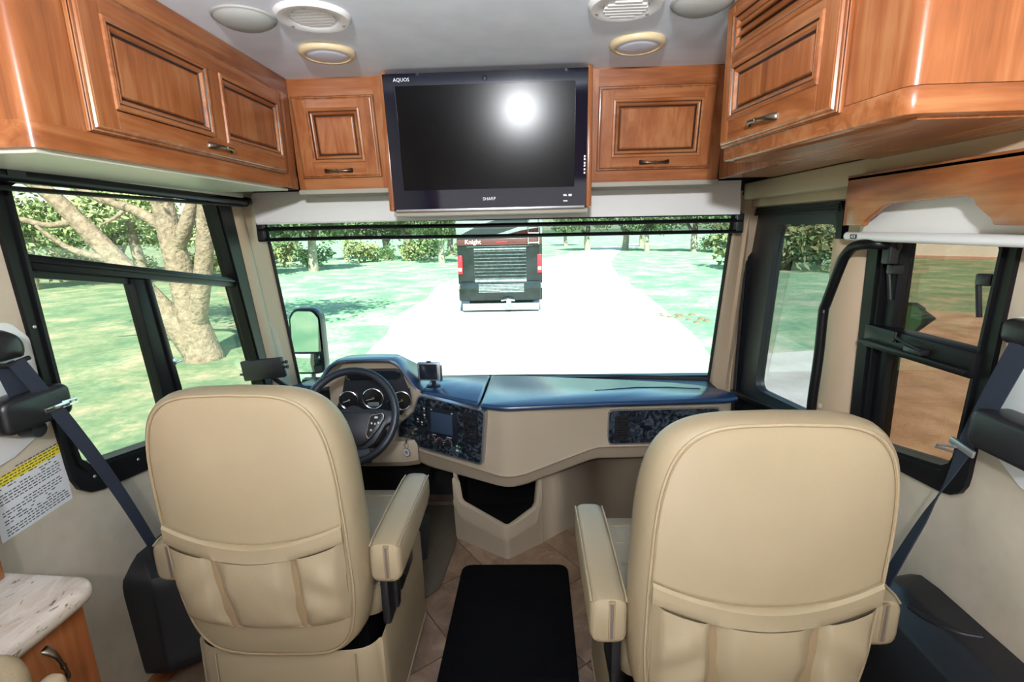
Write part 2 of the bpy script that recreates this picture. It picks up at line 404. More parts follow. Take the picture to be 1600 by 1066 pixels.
# ------------------------------------------------------------------ windows and entry door
def build_windows():
    # windshield: gently bowed single pane
    rows = []
    for k in range(5):
        s = k/4; z = 1.66+(.66-1.66)*s; xl, xr = -1.255-.02*s, .935+.005*s; y = 2.38+.22*s
        rows.append([(xl+(xr-xl)*i/16, y+.09*(1-(2*i/16-1)**2), z) for i in range(17)])
    w1 = struct('window_1', box(-1.27, .96, 2.42, 2.46, 1.655, 1.70), 'black_rubber')
    obj('glass_pane', loft(rows, False, False), 'glass_shield', w1, 60)
    bot = [(-1.275+(2.215)*i/16, 2.595+.09*(1-(2*i/16-1)**2), .690) for i in range(17)]
    obj('lower_seal', tube(bot, .014, 8), 'black_rubber', w1)
    obj('side_seal', tube([(-1.252, 2.382, 1.66), (-1.272, 2.60, .66)], .009, 8), 'black_rubber', w1)
    obj('side_seal', tube([(.932, 2.382, 1.66), (.938, 2.60, .66)], .009, 8), 'black_rubber', w1)
    # driver's side window
    outer = rpoly([(1.185, 1.668), (2.165, 1.664), (2.36, .625), (1.225, .785)], [.03, .03, .06, .10], 6)
    inner = rpoly([(1.238, 1.640), (2.058, 1.638), (2.255, .70), (1.258, .868)], [.015, .015, .04, .06], 6)
    w2 = struct('window_2', frame(resample(outer, 96), resample(inner, 96), 'x', XL-.045, XL+.012), 'black_metal', 40)
    mid = [[Vector(p).lerp(Vector(q), t) for t in (0, 1)] for p, q in ()]
    i2 = rpoly([(1.222, 1.655), (2.075, 1.652), (2.272, .685), (1.243, .850)], [.02, .02, .05, .07], 6)
    obj('frame_lip', frame(resample(i2, 96), resample(rpoly([(1.232, 1.645), (2.065, 1.642), (2.262, .692), (1.253, .860)], [.02, .02, .045, .065], 6), 96), 'x', XL+.010, XL+.020), 'black_metal', w2, 40)
    obj('mid_rail', prism([(1.235, 1.466), (2.118, 1.318), (2.130, 1.276), (1.655, 1.356), (1.236, 1.424)], 'x', XL-.035, XL+.006, .004), 'black_metal', w2)
    obj('mid_rail_lip', prism([(1.24, 1.455), (2.118, 1.308), (2.121, 1.298), (1.24, 1.443)], 'x', XL+.002, XL+.014, .002), 'black_metal', w2)
    obj('slider_post', prism([(1.576, 1.368), (1.655, 1.356), (1.735, .79), (1.628, .81)], 'x', XL-.035, XL+.004, .004), 'black_metal', w2)
    obj('post_lip', prism([(1.628, 1.360), (1.642, 1.358), (1.712, .795), (1.696, .798)], 'x', XL+.002, XL+.012, .002), 'black_metal', w2)
    obj('sliding_sash_frame', prism([(1.236, 1.424), (1.576, 1.368), (1.577, 1.350), (1.237, 1.405)], 'x', XL-.03, XL-.008), 'black_metal', w2)
    obj('latch', box(XL+.012, XL+.03, 1.668, 1.70, 1.060, 1.066, .002)+box(XL, XL+.016, 1.672, 1.688, 1.052, 1.074, .002), 'chrome', w2)
    obj('upper_pane', prism([(1.23, 1.65), (2.066, 1.648), (2.13, 1.30), (1.23, 1.45)], 'x', XL-.026, XL-.022), 'glass_side', w2)
    obj('rear_pane', prism([(1.23, 1.44), (1.60, 1.38), (1.68, .80), (1.24, .86)], 'x', XL-.020, XL-.016), 'glass_side', w2)
    obj('front_pane', prism([(1.64, 1.37), (2.12, 1.29), (2.262, .70), (1.70, .80)], 'x', XL-.030, XL-.026), 'glass_side', w2)
    for y, z in ((1.222, 1.10), (1.218, 1.28), (1.29, .825), (1.45, .80)):
        obj('screw', lathe([(0, .002), (.004, .0015), (.005, 0)], (XL+.012, y, z), (1, 0, 0), 10), 'silver', w2)
    # passenger's side window
    outer = rpoly([(1.135, 1.455), (1.622, 1.455), (1.60, .765), (1.155, .80)], [.02, .02, .05, .075], 6)
    outer = rpoly([(1.135, 1.465), (1.625, 1.465), (1.598, .770), (1.150, .818)], [.02, .02, .05, .075], 6)
    inner = rpoly([(1.176, 1.447), (1.548, 1.447), (1.528, .815), (1.200, .885)], [.02, .02, .04, .05], 6)
    w3_ = struct('window_3', frame(resample(outer, 80), resample(inner, 80), 'x', XR-.012, XR+.05), 'black_metal', 40)
    obj('frame_lip', frame(resample(rpoly([(1.160, 1.455), (1.575, 1.455), (1.553, .800), (1.182, .865)], [.02, .02, .04, .05], 6), 80), resample(rpoly([(1.168, 1.45), (1.565, 1.45), (1.543, .807), (1.19, .873)], [.02, .02, .04, .05], 6), 80), 'x', XR-.020, XR-.010), 'black_metal', w3_, 40)
    obj('side_channel', prism([(1.50, 1.447), (1.552, 1.447), (1.532, .81), (1.488, .82)], 'x', XR+.004, XR+.045, .003), 'black_metal', w3_)
    obj('mid_rail', prism([(1.17, 1.193), (1.56, 1.187), (1.56, 1.118), (1.17, 1.128)], 'x', XR-.030, XR+.035, .004), 'black_metal', w3_)
    obj('rail_ledge', prism([(1.175, 1.150), (1.56, 1.142), (1.56, 1.130), (1.175, 1.138)], 'x', XR-.045, XR-.025, .002), 'black_metal', w3_)
    la = obj('latch', box(XR-.055, XR-.02, 1.30, 1.36, 1.150, 1.166, .004)+tube([(XR-.05, 1.40, 1.172), (XR-.06, 1.38, 1.182), (XR-.06, 1.29, 1.168)], .004, 8)+tube([(XR-.035, 1.42, 1.16), (XR-.035, 1.42, 1.19)], .005, 8), 'black_plastic', w3_)
    for yy in (1.205, 1.505):
        obj('hinge_arm', tube([(XR-.004, yy, 1.27), (XR-.012, yy+.008, 1.345), (XR-.012, yy-.004, 1.352)], .006, 8)+box(XR-.02, XR+.01, yy-.02, yy+.012, 1.345, 1.372, .004), 'black_plastic', w3_)
    obj('upper_pane', prism([(1.165, 1.45), (1.53, 1.45), (1.525, 1.17), (1.17, 1.18)], 'x', XR+.030, XR+.034), 'glass_bronze', w3_)
    obj('lower_pane', prism([(1.17, 1.15), (1.52, 1.14), (1.51, .81), (1.18, .87)], 'x', XR+.022, XR+.026), 'glass_bronze', w3_)
    # entry door
    outer = [(1.752, .2), (2.538, .2), (2.522, 1.563), (1.768, 1.563)]
    gl = [(1.850, .775), (2.335, .725), (2.262, 1.488), (1.818, 1.488)]
    d = struct('door_1', frame(resample(rpoly(outer, [.0, .0, .02, .02], 4), 80), resample(rpoly([(1.80, .25), (2.50, .25), (2.485, 1.53), (1.80, 1.53)], .015, 4), 80), 'x', XR-.012, XR+.05), 'black_metal', 40)
    def match(o, i, n=96):
        return o, i
    leaf_o = resample([(1.79, .64), (2.51, .64), (2.49, 1.54), (1.79, 1.54)], 96)
    leaf_i = resample(rpoly([(1.850, .775), (2.335, .725), (2.262, 1.488), (1.818, 1.488)], .05, 6), 96)
    # start both loops at their lower rear corner so the strips stay straight
    def start(L, c):
        k = min(range(len(L)), key=lambda q: (L[q][0]-c[0])**2+(L[q][1]-c[1])**2); return L[k:]+L[:k]
    obj('door_leaf', frame(start(leaf_o, (1.79, .64)), start(leaf_i, (1.85, .775)), 'x', XR+.005, XR+.045), 'rv_grey_blue', d, 40)
    obj('door_panel', box(XR+.02, XR+.045, 1.79, 2.51, .22, .64), 'cluster_black', d)
    obj('glass_pane', prism([(1.80, 1.51), (2.30, 1.51), (2.37, .70), (1.83, .75)], 'x', XR+.026, XR+.030), 'glass_door', d)
    obj('sill_bar', prism([(1.80, .765), (2.53, .655), (2.53, .63), (1.80, .735)], 'x', XR-.03, XR+.02, .004), 'black_metal', d)
    # ribbed seal down the hinge side and across the head
    for k in range(3):
        obj('seal_rib', tube([(XR-.016, 2.525-.011*k, .30), (XR-.016, 2.512-.011*k, 1.553-.01*k), (XR-.016, 1.79, 1.553-.01*k)], .0035, 6), 'black_rubber', d)
plain('rv_grey_blue', (.012, .015, .019), .4)
build_windows()

# ------------------------------------------------------------------ outdoors
ZG = -1.1
def crown(name, seed, n, R, size, clumps, mat, flat=.75):
    rnd = random.Random(seed); v = []; f = []
    cs = []
    for _ in range(clumps):
        a, b, r = rnd.uniform(0, 2*pi), rnd.uniform(-.5, 1), rnd.uniform(.35, .85)
        cs.append((Vector((cos(a)*cos(b)*r, sin(a)*cos(b)*r, sin(b)*r*flat))*R, rnd.uniform(.22, .42)*R))
    for i in range(n):
        c, cr = cs[i % clumps]
        d = Vector((rnd.gauss(0, 1), rnd.gauss(0, 1), rnd.gauss(0, .8))).normalized()*cr*rnd.uniform(.55, 1.05); p = c+d
        u = Vector((rnd.gauss(0, 1), rnd.gauss(0, 1), rnd.gauss(0, 1))).normalized(); w = u.orthogonal().normalized(); s = size*rnd.uniform(.6, 1.3)
        k = len(v); v += [p-u*s, p+w*s*.5, p+u*s, p-w*s*.5]; f.append((k, k+1, k+2, k+3))
    me = bpy.data.meshes.new(name); me.from_pydata(v, [], f); me.materials.append(M[mat]); return me
def ground_z(x, y): return ZG
def build_outdoors():
    g = struct('ground', prism([(-700, -200), (700, -200), (700, 700), (-700, 700)], 'z', ZG-.2, ZG), 'grass')
    def strip(L, R): return L+R[::-1]
    L = [(-3.0, 2.9), (-3.1, 6.5), (-3.5, 9), (-3.7, 12.5), (-4.2, 15), (-4.0, 19), (-4.4, 24), (-3.6, 30), (-1.0, 37), (3.0, 48), (8, 62), (16, 74)]
    R = [(2.2, 2.9), (2.6, 5), (3.3, 8), (3.9, 12), (4.3, 18), (4.6, 26), (5.6, 36), (9, 52), (13, 62), (20, 72)]
    struct('gravel_drive', prism(strip(L, R), 'z', ZG, ZG+.012), 'gravel')
    struct('gravel_verge', prism([(2.3, 4.4), (3.1, 4.6), (4.5, 6.6), (6.1, 9.2), (6.3, 10.3), (4.0, 9.9), (2.6, 8)], 'z', ZG, ZG+.010), 'gravel')
    struct('dirt_lot', prism([(1.4, -2), (6, -2), (11, 3), (14.5, 9), (14, 13), (11, 15.2), (8, 12.4), (6.0, 8.6), (4.3, 6.3), (2.5, 4.4), (2.05, 2.7), (1.4, 2.4)], 'z', ZG, ZG+.008), 'dirt')
    # rutted soil at the drive's edge
    rnd = random.Random(3); v = []
    st = G()
    for k in range(22):
        x, y = rnd.uniform(3.9, 5.0), rnd.uniform(13.4, 14.8); r = rnd.uniform(.04, .11)
        st = st+lathe([(r, 0), (r*.8, r*.35), (r*.3, r*.55)], (x+(y-14)*-.4, y, ZG), (0, 0, 1), 7)
    tag(obj('soil_clods', st, 'soil'), 'broken brown soil clods along the right edge of the drive', 'soil')['kind'] = 'stuff'
    # big bare-limbed tree outside the driver's window
    t = thing('tree', 'large grey forked tree close outside the driver window', 'tree', (-7.1, 10.2, ZG))
    b = lambda pts, rs: tube(catmull(pts, 5), [r for r in interp(rs, 5)], 12)
    def interp(rs, k):
        o = []
        for i in range(len(rs)-1): o += [rs[i]+(rs[i+1]-rs[i])*s/k for s in range(k)]
        return o+[rs[-1]]
    wp('trunk', b([(-7.0, 10.2, -1.25), (-7.02, 10.2, -.95), (-7.15, 10.25, -.3), (-7.27, 10.3, .55), (-7.36, 10.3, 1.35), (-7.47, 10.35, 2.2), (-7.55, 10.4, 3.2)], [.46, .36, .29, .26, .23, .20, .15]), 'bark', t)
    lim = [([(-7.1, 10.2, -.45), (-6.85, 10.15, .25), (-6.62, 10.1, 1.0), (-6.50, 10.1, 1.6), (-6.38, 10.1, 2.3), (-6.1, 10.0, 3.2)], [.2, .18, .17, .16, .14, .10]),
           ([(-7.15, 10.2, -.9), (-7.5, 10.2, -.35), (-8.0, 10.2, .3), (-8.55, 10.2, 1.05), (-9.15, 10.2, 1.8), (-9.8, 10.2, 2.5), (-10.6, 10.2, 2.9)], [.30, .26, .23, .2, .17, .14, .08]),
           ([(-7.33, 10.3, 1.2), (-7.0, 10.2, 1.6), (-6.75, 10.2, 2.1), (-6.4, 10.2, 2.5)], [.17, .14, .11, .07]),
           ([(-7.4, 10.3, 1.6), (-8.0, 10.3, 2.0), (-8.6, 10.2, 2.25), (-9.3, 10.2, 2.6)], [.14, .10, .08, .05]),
           ([(-8.5, 10.2, 1.0), (-8.9, 10.0, 1.15), (-9.3, 9.9, 1.35), (-9.7, 9.8, 1.75)], [.09, .07, .05, .03]),
           ([(-9.2, 10.2, 1.85), (-9.6, 10.0, 1.75), (-10.2, 9.9, 1.9), (-10.7, 9.8, 1.85)], [.08, .06, .05, .03]),
           ([(-6.5, 10.1, 1.5), (-6.35, 10.0, 1.9), (-6.2, 9.9, 2.1)], [.12, .1, .07]),
           ([(-8.2, 10.3, 2.08), (-8.35, 10.2, 1.9), (-8.6, 10.1, 1.75)], [.05, .04, .02])]
    for p, r in lim: wp('branch', b(p, r), 'bark', t)
    me = crown('foliage', 11, 3600, 2.9, .11, 50, 'leaf', .45)
    for x, y, z, s in ((-7.2, 10.4, 5.0, 1.0), (-10.5, 10.2, 5.2, .8)):
        c = obj('foliage', me, 'leaf', t); c.location = Vector((x, y, z))-ORG[t.name]; c.scale = (s, s, s); c['kind'] = 'stuff'
    # the wood at the far side of the grass
    meL = [crown('foliage', 21+i, 3600, 2.4, .15, 40, 'leaf' if i else 'leaf_dark', .9) for i in range(3)]
    trk = (tube([(0, 0, -.1), (.1, 0, 1.0), (-.05, .1, 2.2), (.1, 0, 3.2)], [.30, .24, .2, .12], 9)+tube([(.05, 0, 1.2), (.6, .1, 2.2), (1.0, .1, 3.0)], [.16, .12, .07], 8)).mesh('trunk', 'bark', 50)
    rnd = random.Random(5); spots = []
    for k in range(13): spots.append((-33+k*2.6+rnd.uniform(-.6, .6), 19+k*2.1+rnd.uniform(-2, 2), k % 3))
    for k in range(10): spots.append((-38+k*3.4+rnd.uniform(-.8, .8), 30+k*2.6+rnd.uniform(-2, 2), (k+1) % 3))
    for k in range(9): spots.append((-12+k*3.6+rnd.uniform(-.6, .6), 58+rnd.uniform(-3, 6), k % 3))
    spots += [(18.5, 46, 1), (21.5, 43, 0), (25, 46, 2), (13.0, 63, 0), (5, 72, 2), (27.5, 50, 0)]
    KIND = [('dark green tree in the wood line beyond the grass', 'dark trees along the far wood line'), ('light green tree in the wood line beyond the grass', 'light trees along the far wood line')]
    special = [(-6.9, 39.5, 2, 1.0, 'forked tree on the grass just left of the parked motorhome'), (-10.8, 45, 1, 1.1, 'slim tree on the grass further left behind the motorhome'),
               (15.6, 49, 2, 1.2, 'pale forked tree on the grass right of the drive, ahead of the wood'), (11.8, 52, 1, 1.0, 'small tree beside the far bend of the drive')]
    protos = {}
    def tree_at(x, y, kind, sc, label, group):
        if kind not in protos:
            o = thing('tree', label, 'tree', (0, 0, 0)); obj('trunk', trk, 'bark', o)
            fo = obj('foliage', meL[kind], 'leaf', o); fo.location = (0, 0, 3.1); fo['kind'] = 'stuff'; protos[kind] = o
        else: o = copy_tree(protos[kind])
        o['label'] = label
        if group: o['group'] = group
        elif 'group' in o: del o['group']
        o.location = (x, y, ZG); o.scale = (sc, sc, sc*rnd.uniform(.85, 1.0)); o.rotation_euler.z = rnd.uniform(0, 6.3)
    keep = []
    for q in spots:
        if all((q[0]-p[0])**2+(q[1]-p[1])**2 > 3.4**2 for p in keep+special): keep.append(q)
    for x, y, k in keep: tree_at(x, y, k, rnd.uniform(.9, 1.3), *KIND[0 if k == 0 else 1])
    for x, y, k, sc, lb in special: tree_at(x, y, k, sc, lb, None)
    # low brush below the wood
    mb = [crown('foliage', 41+i, 900, 1.2, .10, 16, 'brush' if i == 0 else 'leaf_dark', .7) for i in range(2)]
    bu = thing('bush', 'low grey green bush at the edge of the wood', 'bush', (0, 0, 0), 'bushes along the wood edge')
    fo = obj('foliage', mb[0], 'brush', bu); fo.location = (0, 0, .5); fo['kind'] = 'stuff'
    st = obj('stems', tube([(0, 0, 0), (.1, 0, .6)], .04, 6)+tube([(0, 0, 0), (-.15, .1, .7)], .03, 6)+tube([(0, 0, 0), (.05, -.2, .6)], .03, 6), 'bark', bu)
    sp = [(-36+k*2.1+rnd.uniform(-.8, .8), 24+k*1.7+rnd.uniform(-2, 2)) for k in range(16)]
    sp += [(17+k*1.6+rnd.uniform(-.5, .5), 47-k*1.4+rnd.uniform(-1, 1)) for k in range(10)]
    sp += [(12.5+k*.85+rnd.uniform(-.4, .4), 30.0-k*.5+rnd.uniform(-.9, 1.2)) for k in range(5)]
    for i, (x, y) in enumerate(sp):
        o = bu if i == 0 else copy_tree(bu)
        o.location = (x, y, ZG); s = rnd.uniform(1.0, 1.9)*(1.5 if i >= 26 else 1); o.scale = (s, s, s); o.rotation_euler.z = rnd.uniform(0, 6.3)
        o['label'], o['group'] = [('low grey green bush at the edge of the wood', 'grey bushes along the wood edge'), ('low bright green bush at the edge of the wood', 'green bushes along the wood edge')][i % 2] if i < 26 else ('tall bush beyond the grass, seen through the entry door window', 'tall bushes seen through the door window')
        for c in o.children:
            if c.name.startswith('foliage'): c.data = mb[i % 2]
build_outdoors()

def build_coach():
    x0, x1, yb = -2.24, .37, 15.6
    t = thing('motorhome', 'dark motorhome parked on the drive ahead, seen from behind', 'motorhome', (-.935, yb+4, ZG))
    body = prism(rpoly([(x0, -.72), (x1, -.72), (x1, 2.62), (x0, 2.62)], [.08, .08, .28, .28], 5), 'y', yb, yb+8.5, .03)
    wp('body', body, 'rv_black', t)
    wp('upper_cap', prism(rpoly([(x0-.01, 1.22), (x1+.01, 1.22), (x1+.01, 2.65), (x0-.01, 2.65)], [.02, .02, .3, .3], 5), 'y', yb-.03, yb+8.4, .02), 'rv_white', t)
    sw = [(x0+.02, 1.26)]+[(x0+.02+2.0*s, 1.26+.15*sin(pi*s)+.55*s) for s in [i/12 for i in range(13)]]+[(x0+2.3, 1.95), (x0+2.2, 1.62), (x0+1.5, 1.40), (x0+1.0, 1.26)]
    wp('swoosh_stripe', prism(sw, 'y', yb-.036, yb-.028), 'rv_grey', t)
    wp('swoosh_stripe', prism([(x0+1.3, 1.26), (x0+2.55, 1.26), (x0+2.55, 1.5), (x0+2.0, 1.42)], 'y', yb-.036, yb-.028), 'rv_maroon', t)
    wp('rear_window', prism(rpoly([(x0+.55, 1.75), (x0+2.05, 1.75), (x0+2.05, 2.3), (x0+.55, 2.3)], .08), 'y', yb-.05, yb-.025), 'tv_black', t)
    band = wp('name_band', box(x0, x1, yb-.035, yb+.1, 1.0, 1.19, .01), 'rv_maroon', t)
    wp('lettering', text('Knight', .19, (x0+.50, yb-.037, 1.10), (1, 0, 0), (0, 0, 1), 'white_print'), 'white_print', t, band)
    wp('brake_light', box(x0+1.22, x0+1.55, yb-.045, yb-.03, 1.07, 1.10, .004), 'tail_red', t)
    wp('chrome_strip', box(x0+.3, x1-.3, yb-.02, yb+.02, .945, .965, .004), 'rv_grey', t)
    gr = wp('grille', box(-1.72, -.12, yb-.015, yb+.02, -.48, .90), 'rv_dust', t)
    for k in range(38):
        z = -.44+k*.0345
        if -.16 < z < -.06: continue
        wp('grille_slat', box(-1.72, -.12, yb-.045, yb-.012, z, z+.021), 'rv_black' if k % 3 else 'rv_slat', t, gr)
    for s, xc in ((-1, x0+.08), (1, x1-.08)):
        la = wp('tail_lamp', box(xc-.075, xc+.075, yb-.05, yb+.02, .13, .70, .03), 'tail_red', t)
        wp('reverse_lens', box(xc-.05, xc+.05, yb-.056, yb-.04, .22, .32, .01), 'white_print', t, la)
        wp('marker_panel', box(xc+s*-.05-.12, xc+s*-.05+.12, yb-.03, yb+.02, -.34, -.17, .02), 'rv_dust', t)
    bp = wp('bumper', box(x0+.05, x1-.05, yb-.10, yb+.2, -.70, -.12, .04), 'rv_black', t)
    for k in range(6): wp('bumper_slat', box(-1.6, -.2, yb-.115, yb-.095, -.44+k*.045, -.415+k*.045), 'rv_dust', t, bp)
    wp('hitch', box(-.75, -.6, yb-.25, yb+.1, -.78, -.66, .01)+tube([(-.9, yb-.2, -.68), (-.72, yb-.28, -.64), (-.5, yb-.2, -.68)], .035, 8), 'chrome', t)
    wp('mud_flap', box(x0+.1, x1-.1, yb+.05, yb+.09, -1.02, -.80, .01), 'flap', t)
    wp('undercarriage', box(x0+.3, x1-.3, yb+.2, yb+7.5, -.95, -.70), 'black_rubber', t)
    for xx in (x0+.32, x1-.32):
        for yy in (yb+2.6, yb+7):
            wp('wheel', lathe([(.1, -.14), (.42, -.14), (.48, -.10), (.48, .10), (.42, .14), (.1, .14)], (xx, yy, ZG+.48), (1, 0, 0), 24), 'black_rubber', t)
    ld = wp('ladder', tube([(x1-.42, yb-.12, 1.0), (x1-.42, yb-.12, 2.75)], .018, 8), 'chrome', t)
    wp('ladder_rail', tube([(x1-.10, yb-.12, 1.0), (x1-.10, yb-.12, 2.75)], .018, 8), 'chrome', t, ld)
    for k in range(6): wp('ladder_rung', tube([(x1-.42, yb-.12, 1.05+k*.28), (x1-.10, yb-.12, 1.05+k*.28)], .014, 8), 'chrome', t, ld)
build_coach()

def build_mirrors_outside():
    c = Vector((-1.305, 2.80, .875))
    t = thing('side_mirror', 'black framed driver mirror standing outside the windshield', 'mirror', (-1.31, 2.86, .62))
    prof = rpoly([(-1.405, .69), (-1.205, .69), (-1.205, 1.03), (-1.235, 1.075), (-1.35, 1.078), (-1.385, 1.03)], [.05, .05, .05, .05, .05, .06], 5)
    P = resample(prof, 40)
    def sc(k, y): return [(-1.303+(u+1.303)*k, y, .88+(v-.88)*k) for u, v in P]
    wp('housing', loft([sc(.94, 2.80), sc(1.0, 2.79), sc(1.02, 2.81), sc(1.0, 2.86), sc(.7, 2.91), sc(.2, 2.93)]), 'black_plastic', t, None, 60)
    wp('flat_glass', prism(rpoly([(-1.385, .825), (-1.215, .825), (-1.215, 1.02), (-1.245, 1.06), (-1.345, 1.063), (-1.375, 1.02)], [.01, .01, .04, .04, .04, .04]), 'y', 2.785, 2.80), 'mirror_glass', t)
    g = []
    for k in range(7):
        z = .705+.11*k/6; g.append([(-1.392+.172*i/8, 2.785-.012*(1-(2*i/8-1)**2)-.006*(1-(2*k/6-1)**2), z) for i in range(9)])
    wp('convex_glass', loft(g, False, False), 'mirror_glass', t, None, 80)
    wp('bracket', tube([(-1.31, 2.86, .70), (-1.31, 2.86, .56), (-1.22, 2.74, .50)], .024, 10), 'chrome', t)
    t = thing('side_mirror', 'small dark green octagonal mirror seen through passenger window', 'mirror', (1.45, 2.05, 1.12))
    cc = Vector((1.50, 2.02, 1.115)); Nn = Vector((-.6, -.8, 0)); Uu = Vector((.8, -.6, 0))
    mm = lambda g: g.map(cc, Uu, (0, 0, 1), Nn)
    wp('housing', mm(prism(rpoly([(-.058, -.045), (.028, -.062), (.052, -.02), (.048, .04), (.020, .060), (-.045, .060), (-.060, .045)], .008, 2), 'z', -.035, .0, .006)), 'black_plastic', t)
    wp('mirror_glass', mm(prism(rpoly([(-.028, -.046), (.022, -.054), (.040, -.018), (.038, .030), (.016, .050), (-.028, .050)], .006, 2), 'z', -.001, .004)), 'mirror_green', t)
    wp('bracket', mm(prism([(.035, -.055), (.085, .004), (.045, .035)], 'z', -.03, -.01, .004))+tube([(1.49, 2.05, 1.10), (1.30, 1.92, 1.11), (1.12, 1.69, 1.12)], .014, 8), 'black_plastic', t)
    # white shed across the lot, facing the drive
    A, B = Vector((24.3, 37.9)), Vector((33.4, 26.6)); d = (B-A).normalized(); nn = Vector((d.y, -d.x)); L = (B-A).length
    t = thing('shed', 'long white metal shed with pinkish base beyond the lot, outside passenger window', 'shed', (28.8, 32.2, ZG))
    mp = lambda g: g.map((A.x, A.y, ZG), (d.x, d.y, 0), (-nn.x, -nn.y, 0), (0, 0, 1))
    wp('wall', mp(box(0, L, .1, 6, .15, 3.6)), 'awning', t)
    wp('base_course', mp(box(-.02, L+.02, .06, 6.02, 0, .17)), 'awning_pink', t)
    wp('roof', mp(prism([(-.3, 3.55), (-.3, 3.65), (3.05, 4.7), (6.4, 3.65), (6.4, 3.55), (3.05, 4.55)], 'x', -.3, L+.3)), 'rv_grey', t)
plain('mirror_green', (.05, .13, .07), .15)
build_mirrors_outside()

# ------------------------------------------------------------------ cabinets
def handle_geo(L=.115):
    """flared bow handle along +u, standing off +n"""
    rings = []
    for s, hw, hn, th in ((-1, .007, .002, .003), (-.94, .0085, .004, .004), (-.80, .0075, .013, .0045), (-.55, .005, .020, .004), (-.25, .0038, .022, .0035), (-.06, .0036, .022, .0035), (-.05, .0058, .022, .005), (.05, .0058, .022, .005), (.06, .0036, .022, .0035), (.25, .0038, .022, .0035), (.55, .005, .020, .004), (.80, .0075, .013, .0045), (.94, .0085, .004, .004), (1, .007, .002, .003)):
        rings.append([(s*L/2, hw*cos(a), hn+th*sin(a)) for a in [2*pi*k/10 for k in range(10)]])
    return loft(rings)
def cab_door(root, O, U, V, N, w, h, openings, stile_u, handle, mats, louvre=None):
    """raised panel door in local (u, v, n). openings: (u0, v0, u1, v1); stile_u: extra vertical members"""
    mv, mh = mats
    mp = lambda g: g.map(O, U, V, N)
    def ring(u0, v0, u1, v1, prof):
        R = []
        for d, n in prof: R.append([(u0+d, v0+d, n), (u1-d, v0+d, n), (u1-d, v1-d, n), (u0+d, v1-d, n)])
        return loft(R, True, False)
    dr = wp('door', mp(box(0, w, 0, h, .001, .012)), 'glaze', root)
    g = ring(0, 0, w, h, [(0, .001), (-.001, .008), (.002, .014), (.006, .015), (.009, .020), (.014, .0215)])
    g2 = ring(0, 0, w, h, [(.0055, .0154), (.0075, .0158)]).mi(1)
    wp('edge_moulding', mp(g+g2), [mv, 'glaze'], root, dr, 20)
    us = sorted({o[0] for o in openings}); 
    e = .012
    ou0, ou1 = min(o[0] for o in openings), max(o[2] for o in openings); ov0, ov1 = min(o[1] for o in openings), max(o[3] for o in openings)
    if louvre: ov1 = louvre[3]; ou0 = min(ou0, louvre[0]); ou1 = max(ou1, louvre[2])
    wp('stile', mp(box(e, ou0, e, h-e, .01, .0215, .0008, 1)), mv, root, dr)
    wp('stile', mp(box(ou1, w-e, e, h-e, .01, .0215, .0008, 1)), mv, root, dr)
    wp('rail', mp(box(ou0, ou1, e, ov0, .01, .0213, .0008, 1)), mh, root, dr)
    wp('rail', mp(box(ou0, ou1, ov1, h-e, .01, .0213, .0008, 1)), mh, root, dr)
    for u0, u1 in stile_u: wp('middle_stile', mp(box(u0, u1, ov0, ov1, .01, .0213, .0008, 1)), mv, root, dr)
    if louvre:
        o = openings[0]; wp('middle_rail', mp(box(ou0, ou1, o[3], louvre[1], .01, .0213, .0008, 1)), mh, root, dr)
        openings = openings+[louvre]
    for i, (u0, v0, u1, v1) in enumerate(openings):
        g = ring(u0, v0, u1, v1, [(-.004, .0212), (-.002, .0262), (.004, .0275), (.008, .025)])
        g2 = ring(u0, v0, u1, v1, [(.008, .025), (.0095, .0215), (.011, .0215)]).mi(1)
        g3 = ring(u0, v0, u1, v1, [(.011, .0215), (.014, .024), (.018, .0225), (.022, .016)])
        g4 = ring(u0, v0, u1, v1, [(.022, .016), (.025, .0125), (.029, .0125)]).mi(1)
        wp('panel_moulding', mp(g+g2+g3+g4), [mh, 'glaze'], root, dr, 15)
        if louvre and i == len(openings)-1:
            n = 3; hh = (v1-v0-.03)/n
            for k in range(n):
                z = v0+.015+hh*k
                wp('louvre_slat', mp(G().add([(u0+.014, z, .024), (u1-.014, z, .024), (u1-.014, z+hh*.95, .010), (u0+.014, z+hh*.95, .010), (u0+.014, z, .016), (u1-.014, z, .016), (u1-.014, z+hh*.95, .004), (u0+.014, z+hh*.95, .004)], [(0, 1, 2, 3), (4, 5, 6, 7), (0, 1, 5, 4), (3, 2, 6, 7), (0, 3, 7, 4), (1, 2, 6, 5)])), mh, root, dr)
            continue
        pg = ring(u0, v0, u1, v1, [(.0275, .0125), (.030, .0165), (.034, .0178)])+G().add([(u0+.034, v0+.034, .0178), (u1-.034, v0+.034, .0178), (u1-.034, v1-.034, .0178), (u0+.034, v1-.034, .0178)], [(0, 1, 2, 3)])
        wp('raised_panel', mp(pg), mv, root, dr, 10)
    if handle:
        hu, hv, ang = handle; a = radians(ang); hg = handle_geo().map((hu, hv, .0213), (cos(a), sin(a), 0), (-sin(a), cos(a), 0), (0, 0, 1))
        wp('handle', mp(hg), 'bronze', root, dr, 50)
    return dr
